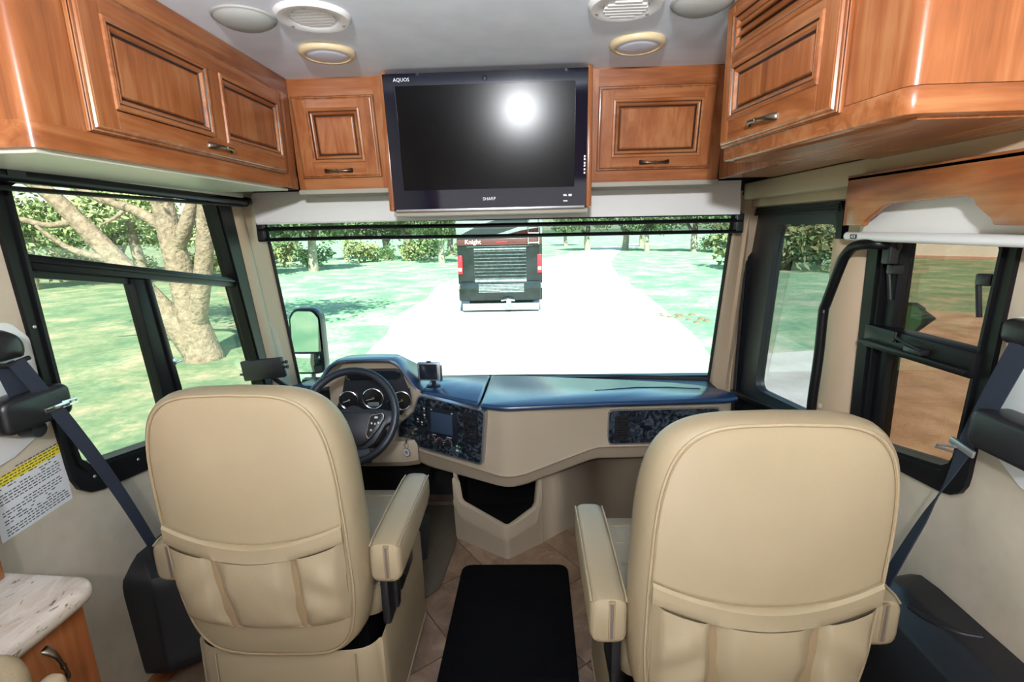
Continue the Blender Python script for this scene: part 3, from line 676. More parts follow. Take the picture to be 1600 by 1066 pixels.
def build_cabinets():
    # left overhead
    t = thing('overhead_cabinet', 'long wooden overhead cabinet above the driver window, two-panel door', 'cabinet', (-1.1, 1.5, 1.67))
    plan = rpoly([(XL, .965), (-.92, .965), (-.92, 2.055), (XL, 2.055)], [0, .03, 0, 0], 5)
    wp('case', prism(plan, 'z', 1.716, CE), 'wood_z', t)
    plan2 = rpoly([(XL, .962), (-.917, .962), (-.917, 2.055), (XL, 2.055)], [0, .032, 0, 0], 5)
    wp('lower_rail', prism(plan2, 'z', 1.668, 1.716), 'wood_y', t)
    wp('bottom_board', box(XL+.02, -.935, .98, 2.0, 1.660, 1.669), 'board_cream', t)
    wp('top_rail', box(-.95, -.916, 1.03, 2.04, 2.012, CE, .002), 'wood_y', t)
    wp('corner_stile', box(-.95, -.9165, 1.945, 2.05, 1.668, CE, .002), 'wood_z', t)
    y0, y1 = 1.085, 1.945
    cab_door(t, (-.919, y0, 1.717), (0, 1, 0), (0, 0, 1), (1, 0, 0), y1-y0, .291, [(.068, .058, .415, .238), (.482, .052, .825, .238)], [(.415, .482)], (.435, .028, 0), ('wood_z', 'wood_y'))
    # right overhead, angled face
    A = Vector((.63, .919, 1.67)); d = Vector((-.074, .569, 0)).normalized(); n = Vector((-d.y, d.x, 0))
    Bq = A+d*.605
    t = thing('overhead_cabinet', 'wooden overhead cabinet above the passenger seat with a slatted door top', 'cabinet', (.85, 1.2, 1.67))
    pl = rpoly([(A.x, A.y), (XR, A.y), (XR, Bq.y), (Bq.x, Bq.y)], [.03, 0, 0, 0], 5)
    wp('case', prism(pl, 'z', 1.715, CE), 'wood_z', t)
    pl2 = rpoly([(A.x-.003, A.y-.003), (XR, A.y-.003), (XR, Bq.y), (Bq.x-.003, Bq.y)], [.032, 0, 0, 0], 5)
    wp('lower_rail', prism(pl2, 'z', 1.669, 1.7145, .004), 'wood_x', t)
    wp('bottom_board', prism([(A.x+.03, A.y+.02), (XR-.005, A.y+.02), (XR-.005, Bq.y-.02), (Bq.x+.02, Bq.y-.02)], 'z', 1.664, 1.670), 'wood_y', t)
    O = A+d*.150+n*.001; O.z = 1.704
    cab_door(t, O, d, (0, 0, 1), n, .452, .352, [(.055, .066, .400, .196)], [], (.235, .032, 2), ('wood_z', 'wood_y'), louvre=(.055, .222, .405, .318))
    # filler panel between right overhead and front cabinet
    t = thing('filler_panel', 'narrow wooden filler panel between the front and right overhead cabinets', 'panel', (.75, 1.8, 1.67))
    wp('panel', box(.742, .765, 1.55, 2.09, 1.669, CE, .002), 'wood_z', t); wp('bottom_board', box(.765, XR-.1, 1.55, 2.09, 1.672, 1.680), 'wood_y', t)
    # front cabinets: faces lean 9 degrees
    a = radians(9); V = Vector((0, -sin(a), cos(a))); N = Vector((0, -cos(a), -sin(a)))
    def fp(x, z): return Vector((x, 2.05+(CE-z)*math.tan(a), z))
    def front(label, x0, x1, dx0, dx1, panel, hx):
        t = thing('front_cabinet', label, 'cabinet', ((x0+x1)/2, 2.2, 1.67))
        zb = 1.668; yb = 2.05+(CE-zb)*math.tan(a)
        wp('case', prism([(2.05, CE), (yb, zb), (2.38, zb), (2.38, CE)], 'x', x0, x1), 'wood_x', t)
        for u0, u1 in ((x0, dx0+.0), (dx1, x1)):
            g = box(0, u1-u0, 0, .405, 0, .0025, .0008, 1).map(fp(u0, zb)+N*.0, (1, 0, 0), V, N); wp('face_stile', g, 'wood_z', t)
        g = box(0, x1-x0, 0, .05, 0, .0020).map(fp(x0, 1.668), (1, 0, 0), V, N); wp('face_rail', g, 'wood_x', t)
        g = box(0, x1-x0, 0, .058, 0, .0020).map(fp(x0, 2.009), (1, 0, 0), V, N); wp('face_rail', g, 'wood_x', t)
        wp('base_strip', box(x0, x1, yb-.02, 2.30, 1.650, 1.669, .003), 'taupe', t)
        O = fp(dx0, 1.714)+N*.001
        cab_door(t, O, (1, 0, 0), V, N, dx1-dx0, .297, [panel], [], (hx-dx0, .028, 0), ('wood_z', 'wood_x'))
    front('small wooden front cabinet left of the television', -.935, -.545, -.910, -.590, (.060, .062, .262, .252), -.757)
    front('wider wooden front cabinet right of the television', .238, .745, .268, .704, (.056, .050, .388, .250), .487)
build_cabinets()

def build_tv():
    a = radians(6.2); V = Vector((0, -sin(a), cos(a))); N = Vector((0, -cos(a), -sin(a)))
    t = thing('television', 'black flat television mounted above the windshield between front cabinets', 'television', (-.153, 2.0, 1.57))
    O = Vector((-.519, 2.0, 1.573)); w, h = .733, .474
    mp = lambda g: g.map(O, (1, 0, 0), V, N)
    wp('housing', mp(box(0, w, 0, h, -.07, .0, .01)), 'black_plastic', t)
    wp('bezel', mp(frame([(0, 0), (w, 0), (w, h), (0, h)], [(.042, .075), (w-.044, .075), (w-.044, h-.040), (.042, h-.040)], 'z', 0, .012)), 'tv_black', t)
    wp('screen', mp(box(.04, w-.04, .073, h-.038, .004, .009)), 'tv_screen', t)
    wp('chrome_trim', mp(box(.004, w-.004, -.004, .006, -.01, .013, .002)), 'silver', t)
    lo = wp('lettering', mp(text('SHARP', .017, (w*.5, .038, .0122), (1, 0, 0), (0, 1, 0), 0)), 'white_print', t)
    wp('lettering', mp(text('AQUOS', .017, (.068, h-.020, .0122), (1, 0, 0), (0, 1, 0), 0)), 'white_print', t)
    wp('badge', mp(box(.648, .662, .042, .045, .012, .0125)+box(.648, .660, .046, .049, .012, .0125)+box(.668, .680, .041, .049, .012, .0125)+box(.648, .664, .022, .026, .012, .0125)), 'white_print', t)
    g = G()
    for z in (.12, .132, .145, .155, .168, .178): g = g+box(w-.010, w-.004, z, z+.007, .012, .0125)
    wp('side_print', mp(g), 'white_print', t)
    wp('indicator', mp(lathe([(0, .002), (.008, .0015), (.010, 0)], (w*.5, h-.022, .012), (0, 0, 1), 16)), 'screen_dark', t)
    s = thing('television_surround', 'wooden box carrying the television above the windshield', 'surround', (-.153, 2.15, 1.6))
    for x in (-.543, .216): wp('side_post', box(x, x+.021, 1.995, 2.20, 1.572, CE, .006), 'wood_z', s)
    wp('back_box', box(-.53, .225, 2.075, 2.25, 1.62, CE), 'wood_x', s)
    wp('bottom_board', box(-.53, .225, 2.01, 2.28, 1.552, 1.570, .004), 'taupe', s)
build_tv()

def build_ceiling_fittings():
    def dup(o, x, y, label):
        c = copy_tree(o); c.location = (x, y, CE); c['label'] = label; return c
    # puck lights
    t = thing('ceiling_light', 'round ceiling light with a cream ring, left of the two', 'light', (-.646, 1.769, CE), 'round ceiling lights')
    obj('ring', lathe([(.088, 0), (.089, -.006), (.086, -.013), (.080, -.017), (.071, -.017), (.068, -.013), (.067, 0)], (0, 0, 0), (0, 0, 1), 48), 'cream_ring', t, 40)
    obj('lens', lathe([(.068, -.010), (.064, -.015), (.040, -.018), (0, -.019)], (0, 0, 0), (0, 0, 1), 40), 'lens', t, 60)
    dup(t, .353, 1.790, 'round ceiling light with a cream ring, right of the two')
    # air vents
    t = thing('ceiling_vent', 'white round air vent with closed slats, upper left on the ceiling', 'vent', (-.575, 1.495, CE), 'round ceiling air vents')
    fl = obj('flange', lathe([(.100, 0), (.099, -.006), (.092, -.012), (.066, -.012), (.060, -.008), (.058, 0)], (0, 0, 0), (0, 0, 1), 48), 'white_plastic', t, 40)
    for a in (35, 155, 275): obj('screw', lathe([(0, -.0135), (.004, -.013), (.005, -.0118)], (.08*cos(radians(a)), .08*sin(radians(a)), 0), (0, 0, 1), 10), 'silver', fl)
    for k in range(6):
        y = -.046+k*.0185; L = sqrt(max(0, .058**2-y*y))
        obj('slat', box(-L, L, y-.008, y+.009, -.009, -.004, .001, 1), 'white_plastic', t)
    obj('duct', lathe([(.058, -.002), (.0, -.002)], (0, 0, 0), (0, 0, 1), 24), 'taupe', t)
    c = dup(t, .262, 1.495, 'white round air vent with open angled slats, upper right on the ceiling')
    for ch in c.children:
        if ch.name.startswith('slat'):
            yc = sum(v.co.y for v in ch.data.vertices)/len(ch.data.vertices)
            ch.rotation_euler.x = 0; m = Matrix.Translation((0, yc, -.008)) @ Matrix.Rotation(radians(-38), 4, 'X') @ Matrix.Translation((0, -yc, .008)); ch.matrix_local = m
        if ch.name.startswith('duct'): ch.data = ch.data.copy(); ch.data.materials[0] = M['void']
    # speakers
    t = thing('ceiling_speaker', 'grey domed ceiling speaker at the left cabinet', 'speaker', (-.762, 1.490, CE), 'domed ceiling speakers')
    obj('rim', lathe([(.082, 0), (.081, -.004), (.077, -.006), (.076, -.002)], (0, 0, 0), (0, 0, 1), 44), 'speaker_grey', t)
    obj('dome', lathe([(.077, -.004), (.072, -.011), (.055, -.020), (.03, -.025), (0, -.027)], (0, 0, 0), (0, 0, 1), 44), 'speaker_grey', t, 60)
    dup(t, .463, 1.505, 'grey domed ceiling speaker at the right cabinet')
build_ceiling_fittings()

def build_shades():
    t = thing('windshield_blind', 'white windshield blind with dark mesh lower part and black bars', 'blind', (-.16, 2.33, 1.66))
    rows = [[(-1.255, 2.318, 1.672), (.92, 2.318, 1.672)], [(-1.253, 2.312, 1.63), (.92, 2.312, 1.63)], [(-1.25, 2.316, 1.60), (.925, 2.316, 1.60)], [(-1.245, 2.310, 1.546), (.925, 2.310, 1.536)]]
    wp('white_fabric', loft(rows, False, False)+box(-1.25, .925, 2.322, 2.345, 1.54, 1.68), 'blind_white', t)
    wp('mesh', G().add([(-1.25, 2.335, 1.56), (.94, 2.335, 1.55), (.94, 2.335, 1.462), (-1.245, 2.335, 1.470)], [(0, 1, 2, 3)]), 'mesh_shade', t)
    for z0, z1, r in ((1.545, 1.535, .005), (1.518, 1.510, .011), (1.470, 1.462, .010)):
        wp('bar', tube([(-1.25, 2.332, z0), (-.8, 2.330, z0+.001), (-.2, 2.332, (z0+z1)/2-.001), (.4, 2.331, z1+.002), (.945, 2.332, z1)], r, 8, flat=.7), 'black_metal', t)
    wp('end_slide', box(-1.257, -1.222, 2.325, 2.345, 1.462, 1.548, .004), 'black_plastic', t); wp('end_slide', box(.918, .952, 2.325, 2.345, 1.455, 1.540, .004), 'black_plastic', t)
    t = thing('roller_blind', 'black rolled blind along the top of the driver window', 'blind', (-1.22, 1.7, 1.64))
    wp('tube', tube([(-1.235, .8, 1.655), (-1.235, 2.225, 1.636)], .017, 14), 'black_metal', t)
    wp('end_cap', tube([(-1.235, 2.222, 1.636), (-1.235, 2.245, 1.636)], .021, 14), 'black_plastic', t)
    wp('hem_bar', box(-1.245, -1.228, .8, 2.2, 1.612, 1.624, .003), 'black_metal', t)
    wp('label_plate', box(-1.217, -1.2165, 1.19, 1.235, 1.645, 1.662), 'screen_dark', t)
    # passenger window valance and shade
    t = thing('valance', 'wooden valance with a scalloped cut over the passenger window', 'valance', (1.0, 1.3, 1.5))
    pts = [(1.568, 1.622), (1.552, 1.485), (1.478, 1.484)]
    pts += [(1.474, 1.495), (1.455, 1.508), (1.430, 1.520), (1.410, 1.533), (1.380, 1.540), (1.15, 1.545), (1.128, 1.538), (1.115, 1.522), (1.095, 1.508), (1.078, 1.497), (1.070, 1.484), (.90, 1.480), (.90, 1.622)]
    wp('face_board', prism(pts, 'x', .93, .948, .003), 'wood_y', t)
    wp('top_board', box(.93, XR, .90, 1.568, 1.610, 1.625, .002), 'wood_y', t); wp('end_board', prism([(.932, 1.485), (XR, 1.485), (XR, 1.62), (.932, 1.62)], 'y', 1.552, 1.568), 'wood_z', t); wp('end_board', prism([(.932, 1.482), (XR-.001, 1.482), (XR-.001, 1.61), (.932, 1.61)], 'y', .902, .918), 'wood_z', t)
    t = thing('roller_blind', 'white rolled blind below the wooden passenger window valance', 'blind', (1.0, 1.3, 1.47))
    wp('fabric', box(.990, .994, .95, 1.58, 1.45, 1.60), 'blind_white', t)
    wp('roll', tube([(1.01, .95, 1.575), (1.01, 1.58, 1.575)], .022, 16), 'blind_white', t)
    br = wp('hem_bar', tube([(.985, 1.02, 1.452), (.985, 1.625, 1.452)], .0135, 16), 'white_plastic', t)
    wp('end_cap', tube([(.985, 1.012, 1.452), (.985, 1.024, 1.452)], .0138, 16), 'cream_ring', t, br)
    wp('badge', box(.9705, .972, 1.560, 1.592, 1.4455, 1.458, .001), 'ink', t, br)
    wp('lettering', text('ACB', .011, (.9702, 1.576, 1.4515), (0, -1, 0), (0, 0, 1), 0), 'white_print', t, br)
build_shades()

# ------------------------------------------------------------------ dashboard
PADF = [(-1.27, 2.42), (-.66, 2.40), (-.61, 2.38), (-.56, 2.315), (-.50, 2.29), (-.42, 2.245), (-.235, 2.118)]
def build_dash():
    t = thing('dashboard', 'beige dashboard with a dark padded top below the windshield', 'dashboard', (-.1, 2.35, .3))
    # body: columns of (x, y) at the lip with crease and lower edge heights
    cols = [(-1.27, 2.42, .50, .40), (-.70, 2.37, .47, .39), (-.645, 2.325, .455, .385), (-.575, 2.291, .440, .360), (-.565, 2.287, .439, .358), (-.523, 2.267, .432, .348), (-.515, 2.263, .431, .347), (-.50, 2.257, .43, .345), (-.245, 2.133, .41, .338), (-.175, 2.100, .403, .335), (-.140, 2.087, .401, .334), (-.115, 2.082, .401, .334), (-.085, 2.083, .402, .335), (-.03, 2.093, .410, .342), (.26, 2.148, .500, .432), (.300, 2.155, .508, .439), (.35, 2.158, .509, .440), (.88, 2.178, .509, .440), (.905, 2.20, .509, .440)]
    rings = []
    for x, y, zc, zb in cols:
        zt = .585 if x < -.57 else (.66 if x < -.52 else .716)
        rings.append([(x, y+.012, zt), (x, y, zt-.006), (x, y, min(.62, zt-.03)), (x, y-.004, zc+.02), (x, y-.010, zc+.004), (x, y-.004, zc-.001), (x, y+.002, zc-.010), (x, y+.010, zb+.02), (x, y+.018, zb+.006), (x, y+.035, zb), (x, y+.16, zb+.01), (x, y+.17, min(.69, zt))])
    wp('body', loft(rings, True, True), 'dash_beige', t, None, 40)
    # padded tops
    def pad(name, poly):
        P = [(u, v) for u, v in poly]
        def zt(u, v): return .748-(v-2.05)*.055
        c = Vector((sum(p[0] for p in P)/len(P), sum(p[1] for p in P)/len(P)))
        def ins(k):
            o = []
            n = len(P)
            for i in range(n):
                a, b, d = Vector(P[i-1]), Vector(P[i]), Vector(P[(i+1) % n])
                e1, e2 = (b-a).normalized(), (d-b).normalized(); nn = Vector((-(e1.y+e2.y), e1.x+e2.x))
                nn = nn.normalized()/max(.5, sqrt((1+e1.dot(e2))/2)); o.append(b+nn*k)
            return o
        ar = sum(P[i-1][0]*P[i][1]-P[i][0]*P[i-1][1] for i in range(len(P))); s = 1 if ar > 0 else -1
        R = []
        for k, dz in ((.010, -.026), (.001, -.020), (-.001, -.012), (.003, -.004), (.010, 0)):
            R.append([(p.x, p.y, zt(p.x, p.y)+dz) for p in ins(k*s)])
        return wp(name, loft(R), 'dash_pad', t, None, 50)
    pad('pad', [(-1.26, 2.44), (-.66, 2.41), (-.615, 2.375), (-.575, 2.315), (-.545, 2.298), (-.50, 2.285), (-.42, 2.242), (-.250, 2.122), (-.242, 2.12), (-.236, 2.13), (-.228, 2.64), (-1.19, 2.62)])
    pad('pad', [(-.222, 2.64), (-.228, 2.10), (-.222, 2.09), (-.15, 2.062), (-.115, 2.055), (-.07, 2.057), (.26, 2.092), (.32, 2.103), (.86, 2.140), (.92, 2.165), (.935, 2.22), (.90, 2.30), (.82, 2.38), (.70, 2.44), (.50, 2.50), (.18, 2.57), (-.05, 2.62)])
    wp('defroster_strip', prism([(-.2, 2.56), (.2, 2.50), (.7, 2.38), (.92, 2.22), (.93, 2.22), (.93, 2.6), (-.2, 2.68), (-1.2, 2.62), (-1.2, 2.56)], 'z', .675, .690), 'black_plastic', t)
    wp('pad_crease', tube([(.30, 2.30, .7335), (.50, 2.345, .7325), (.66, 2.345, .7320), (.80, 2.31, .7335)], .0022, 6), 'dash_pad', t)
    # binnacle
    arch = [(-1.10, .735), (-1.03, .80), (-.975, .865), (-.935, .893), (-.90, .900), (-.80, .904), (-.69, .902), (-.655, .893), (-.625, .868), (-.585, .805), (-.56, .765), (-.535, .742)]
    A = [tuple(p) for p in catmull([(a, b, 0) for a, b in arch], 3)]; A = [(p[0], p[1]) for p in A]
    c = Vector((-.81, .72))
    inn = lambda k, dz=0: [tuple(c+(Vector(p)-c)*k) for p in A]
    R = [[(u, 2.62, .70+(v-.70)*.55) for u, v in A], [(u, 2.42, v-.012) for u, v in inn(1.03)], [(u, 2.31, v) for u, v in inn(1.03)], [(u, 2.285, v) for u, v in inn(1.01)], [(u, 2.282, v) for u, v in inn(.965)], [(u, 2.295, v) for u, v in inn(.93)]]
    wp('binnacle_hood', loft(R, False, False), 'dash_pad', t, None, 60)
    R = [[(u, 2.295, v) for u, v in inn(.935)], [(u, 2.34, v) for u, v in inn(.89)], [(u, 2.40, v) for u, v in inn(.84)]]
    wp('binnacle_lining', loft(R, False, False), 'dash_beige', t, None, 60)
    wp('binnacle_face', prism([(-1.02, .56), (-1.02, .74)]+[(u, v) for u, v in inn(.86)]+[(-.55, .74), (-.54, .56)], 'y', 2.385, 2.40), 'dash_beige', t)
    wp('cluster_surround', loft([[(-.585, 2.30, .57), (-.585, 2.30, .72), (-.60, 2.30, .80)], [(-.575, 2.288, .57), (-.572, 2.288, .70), (-.582, 2.288, .79)], [(-.535, 2.274, .57), (-.545, 2.276, .695), (-.56, 2.285, .765)], [(-.50, 2.262, .57), (-.50, 2.262, .69), (-.52, 2.268, .73)]], False, False)+loft([[(-.60, 2.375, .57), (-.60, 2.375, .72), (-.615, 2.375, .80)], [(-.585, 2.30, .57), (-.585, 2.30, .72), (-.60, 2.30, .80)]], False, False), 'dash_beige', t, None, 60)
    # lower collar of the column side
    wp('knee_cover', loft([[(x, y, .50), (x, y-.02, .46), (x, y-.02, .40), (x, y+.01, .365), (x, y+.2, .365), (x, y+.2, .50)] for x, y in ((-1.2, 2.28), (-.80, 2.25), (-.62, 2.255), (-.56, 2.275))]), 'dash_beige', t)
    # instrument cluster
    cl = wp('instrument_panel', prism(rpoly([(-.99, .63), (-.955, .70), (-.925, .815), (-.90, .832), (-.67, .832), (-.645, .815), (-.60, .67), (-.66, .59), (-.95, .58)], .02, 4), 'y', 2.372, 2.386, .003), 'cluster_black', t)
    wp('display', prism(rpoly([(-.915, .778), (-.655, .778), (-.655, .822), (-.915, .822)], .020, 5), 'y', 2.366, 2.373), 'screen_dark', t, cl)
    for x in (-.905, -.665):
        s = -1 if x < -.8 else 1
        wp('chrome_end', tube([(x, 2.366, .780), (x+s*.012, 2.365, .787), (x+s*.016, 2.365, .800), (x+s*.012, 2.365, .813), (x, 2.366, .820)], .003, 6), 'chrome', t, cl)
    def gauge(x, z, r, a0, needle):
        C0 = (x, 2.372, z)
        ga = wp('gauge', lathe([(r, 0), (r, .006), (r-.003, .008), (r-.006, .006), (r-.006, .003), (0, .003)], C0, (0, -1, 0), 36), ['gauge_face'], t, cl)
        g = lathe([(r+.001, .002), (r+.001, .008), (r-.002, .0095), (r-.0045, .008), (r-.0045, .004)], C0, (0, -1, 0), 36)
        for k in range(13):
            a = radians(225-k*22.5); u, v = cos(a), sin(a); L = .010 if k % 2 == 0 else .006
            p = Vector((x, 2.3685, z)); dv = Vector((u, 0, v)); sv = Vector((-v, 0, u))*.0011
            q0, q1 = p+dv*(r-.009), p+dv*(r-.009-L); g.add([q0+sv, q0-sv, q1-sv, q1+sv], [(0, 1, 2, 3)], 1)
        a = radians(needle); dv = Vector((cos(a), 0, sin(a))); sv = Vector((-sin(a), 0, cos(a)))*.0015; p = Vector((x, 2.366, z))
        g.add([p+sv, p-sv, p+dv*(r-.015)-sv*.3, p+dv*(r-.015)+sv*.3], [(0, 1, 2, 3)], 1)
        g = g+lathe([(.006, 0), (.005, .005), (0, .006)], (x, 2.37, z), (0, -1, 0), 14).mi(2)
        # L, a part below the cluster: markings and rim of one gauge joined
        wp('gauge_marking', g, ['chrome', 'white_print', 'silver'], t, cl)
    gauge(-.920, .672, .049, 0, 200); gauge(-.796, .680, .054, 0, 195); gauge(-.652, .668, .049, 0, 210)
    wp('gauge_window', box(-.825, -.768, 2.362, 2.3665, .640, .660, .002), 'display_grey', t, cl)
    wp('small_gauge', lathe([(.018, 0), (.018, .006), (.014, .007), (0, .004)], (-.712, 2.372, .655), (0, -1, 0), 20), 'chrome', t, cl)
    # marbled control panel on the angled face
    O = Vector((-.2, 2.11, 0)); U = Vector((-.9, .44, 0)).normalized(); N = Vector((-.44, -.9, 0)).normalized()
    mp = lambda g: g.map(O-U*0, U, (0, 0, 1), N)
    out = rpoly([(.0, .712), (.362, .735), (.400, .648), (.505, .560), (.512, .478), (.30, .463), (.028, .452)], [.02, .03, .03, .03, .02, 0, .02], 4)
    k = lambda s: [(.22+(u-.22)*s, .59+(v-.59)*s) for u, v in out]
    cp = wp('control_panel', mp(prism(out, 'z', .0, .022)), 'dark_marble', t)
    wp('panel_bezel', mp(frame(resample(k(1.025), 90), resample(k(.985), 90), 'z', 0, .026)), 'silver', t, cl if 0 else cp)
    wp('screen_surround', mp(box(.148, .312, .545, .688, .02, .029, .003)), 'cluster_black', t, cp)
    wp('screen', mp(box(.172, .296, .566, .668, .028, .031, .001)), 'nav_blue', t, cp)
    wp('screen_print', mp(box(.285, .293, .676, .680, .029, .0295)+box(.170, .178, .672, .677, .029, .0295)+box(.270, .290, .552, .555, .029, .0295)+box(.18, .21, .552, .555, .029, .0295)), 'white_print', t, cp)
    def vent(u0, u1, v0, v1, mpf, root, par):
        vb = wp('air_vent', mpf(frame(resample([(u0, v0), (u1, v0), (u1, v1), (u0, v1)], 40), resample([(u0+.008, v0+.008), (u1-.008, v0+.008), (u1-.008, v1-.008), (u0+.008, v1-.008)], 40), 'z', .02, .032)), 'black_plastic', root, par)
        n = 7
        for i in range(n):
            v = v0+.012+(v1-v0-.024)*(i+.5)/n
            wp('vent_slat', mpf(box(u0+.006, u1-.006, v-.0035, v+.0035, .020, .029)), 'black_plastic', root, par)
    vent(.040, .112, .545, .690, mp, t, cp)
    for u, v in ((.330, .672), (.330, .640), (.372, .612), (.348, .600)):
        b = wp('rocker_switch', mp(box(u-.012, u+.012, v-.017, v+.017, .02, .031, .004)), 'black_plastic', t, cp)
        wp('switch_mark', mp(lathe([(.005, 0), (.004, .001), (0, .001)], (u, v+.005, .031), (0, 0, 1), 10)+box(u-.003, u+.003, v-.009, v-.006, .031, .0315)), 'white_print', t, cp)
    for u, v, r in ((.303, .524, .014), (.255, .519, .015), (.208, .521, .014)):
        wp('control_knob', mp(lathe([(r, .02), (r*.9, .034), (r*.4, .036), (0, .036)], (u, v, 0), (0, 0, 1), 20)), 'black_plastic', t, cp)
        g = G()
        for q in range(9):
            a = radians(210-q*30); p = Vector((u+cos(a)*(r+.007), v+sin(a)*(r+.007), .0226)); g = g+box(p.x-.0014, p.x+.0014, p.y-.0014, p.y+.0014, .0222, .0228)
        wp('knob_marking', mp(g), 'white_print', t, cp)
    wp('knob_marking', mp(tube([(*p, .0232) for p in arc(.255, .519, .019, -60, 90, 12)], .0016, 5)), 'red_print', t, cp)
    wp('green_mark', mp(box(.140, .149, .510, .519, .022, .0228)+box(.136, .144, .488, .496, .022, .0228)), 'green_print', t, cp)
    wp('panel_mark', mp(box(.155, .162, .513, .519, .022, .0228)+box(.150, .163, .491, .496, .022, .0228)+tube([(*p, .0225) for p in arc(.158, .494, .007, 0, 330, 12)], .0008, 4)), 'white_print', t, cp)
    wp('ignition_lock', mp(lathe([(.017, .02), (.016, .032), (.010, .034), (.009, .030), (0, .030)], (.405, .550, 0), (0, 0, 1), 24)), 'chrome', t, cp)
    wp('lighter_socket', mp(lathe([(.018, .02), (.017, .028), (.012, .028), (.011, .022), (0, .022)], (.478, .532, 0), (0, 0, 1), 24)), 'black_plastic', t, cp)
    # passenger panel
    O2 = Vector((.345, 2.158, 0)); U2 = Vector((1, .045, 0)).normalized(); N2 = Vector((.045, -1, 0)).normalized()
    mq = lambda g: g.map(O2, U2, (0, 0, 1), N2)
    pp = wp('passenger_panel', mq(prism(rpoly([(0, .528), (.50, .528), (.50, .688), (0, .688)], .02, 4), 'z', 0, .010)), 'dark_marble', t)
    fr = lambda m: rpoly([(-m, .528-m), (.50+m, .528-m), (.50+m, .688+m), (-m, .688+m)], .02, 4)
    wp('panel_bezel', mq(frame(resample(fr(.004), 60), resample(fr(-.001), 60), 'z', 0, .013)), 'silver', t, pp)
    mq2 = lambda g: g.map(O2-N2*.012, U2, (0, 0, 1), N2)
    vent(.028, .088, .545, .660, mq2, t, pp)
plain('display_grey', (.16, .19, .18), .3); plain('nav_blue', (.035, .06, .10), .12)
build_dash()

def build_wheel():
    c = Vector((-.762, 1.955, .747)); a = radians(28)
    U = Vector((1, 0, 0)); V = Vector((0, sin(a), cos(a))); N = Vector((0, -cos(a), sin(a))); r = .193
    t = thing('steering_wheel', 'dark steering wheel with a button pad in front of the gauges', 'steering wheel', tuple(c))
    mp = lambda g: g.map(c, U, V, N)
    wp('rim', mp(tube([(r*cos(2*pi*k/64), r*sin(2*pi*k/64), 0) for k in range(64)], .0165, 14, True)), 'wheel_navy', t, None, 80)
    hub = rpoly([(-.185, .018), (-.12, .03), (.12, .03), (.185, .018), (.19, -.02), (.15, -.04), (.11, -.11), (.07, -.14), (-.07, -.14), (-.11, -.11), (-.15, -.04), (-.19, -.02)], .015, 3)
    wp('hub', mp(prism(hub, 'z', -.045, -.008, .008)), 'wheel_navy', t)
    wp('horn_pad', mp(prism(rpoly([(-.12, .02), (.12, .02), (.10, -.09), (.06, -.125), (-.06, -.125), (-.10, -.09)], .03, 4), 'z', -.02, .006, .008)), 'cluster_black', t)
    wp('lower_spoke', mp(prism([(-.09, -.13), (.09, -.13), (.10, -.192), (-.10, -.192)], 'z', -.035, -.010, .006)), 'wheel_navy', t)
    for s in (-1, 1):
        pts = rpoly([(s*.142, .010), (s*.090, .000), (s*.078, -.075), (s*.088, -.098), (s*.125, -.055), (s*.148, -.012)], .012, 4)
        b = wp('button_pad', mp(prism(pts, 'z', -.008, .012, .002)), 'black_plastic', t)
        wp('pad_rim', mp(tube([(u, v, .012) for u, v in pts], .0022, 6, True)), 'chrome', t, b)
        g = G()
        for u, v, w in ((.115, -.008, .010), (.098, -.032, .005), (.112, -.034, .004), (.126, -.030, .005), (.097, -.060, .006)): g = g+box(s*u-w/1.5, s*u+w/1.5, v-.004, v+.004, .012, .0128)
        wp('button_mark', mp(g), 'white_print', t, b)
    wp('column', tube([c+N*-.03, c+N*-.16+Vector((0, 0, -.02)), c+N*-.34+Vector((0, 0, -.06))], [.05, .055, .06], 18), 'black_plastic', t)
    wp('turn_lever', tube([c+N*-.10, c+N*-.10+Vector((-.16, 0, .02))], .009, 8), 'black_plastic', t)
plain('wheel_navy', (.014, .018, .028), .42, bscale=500, bstr=.15)
build_wheel()

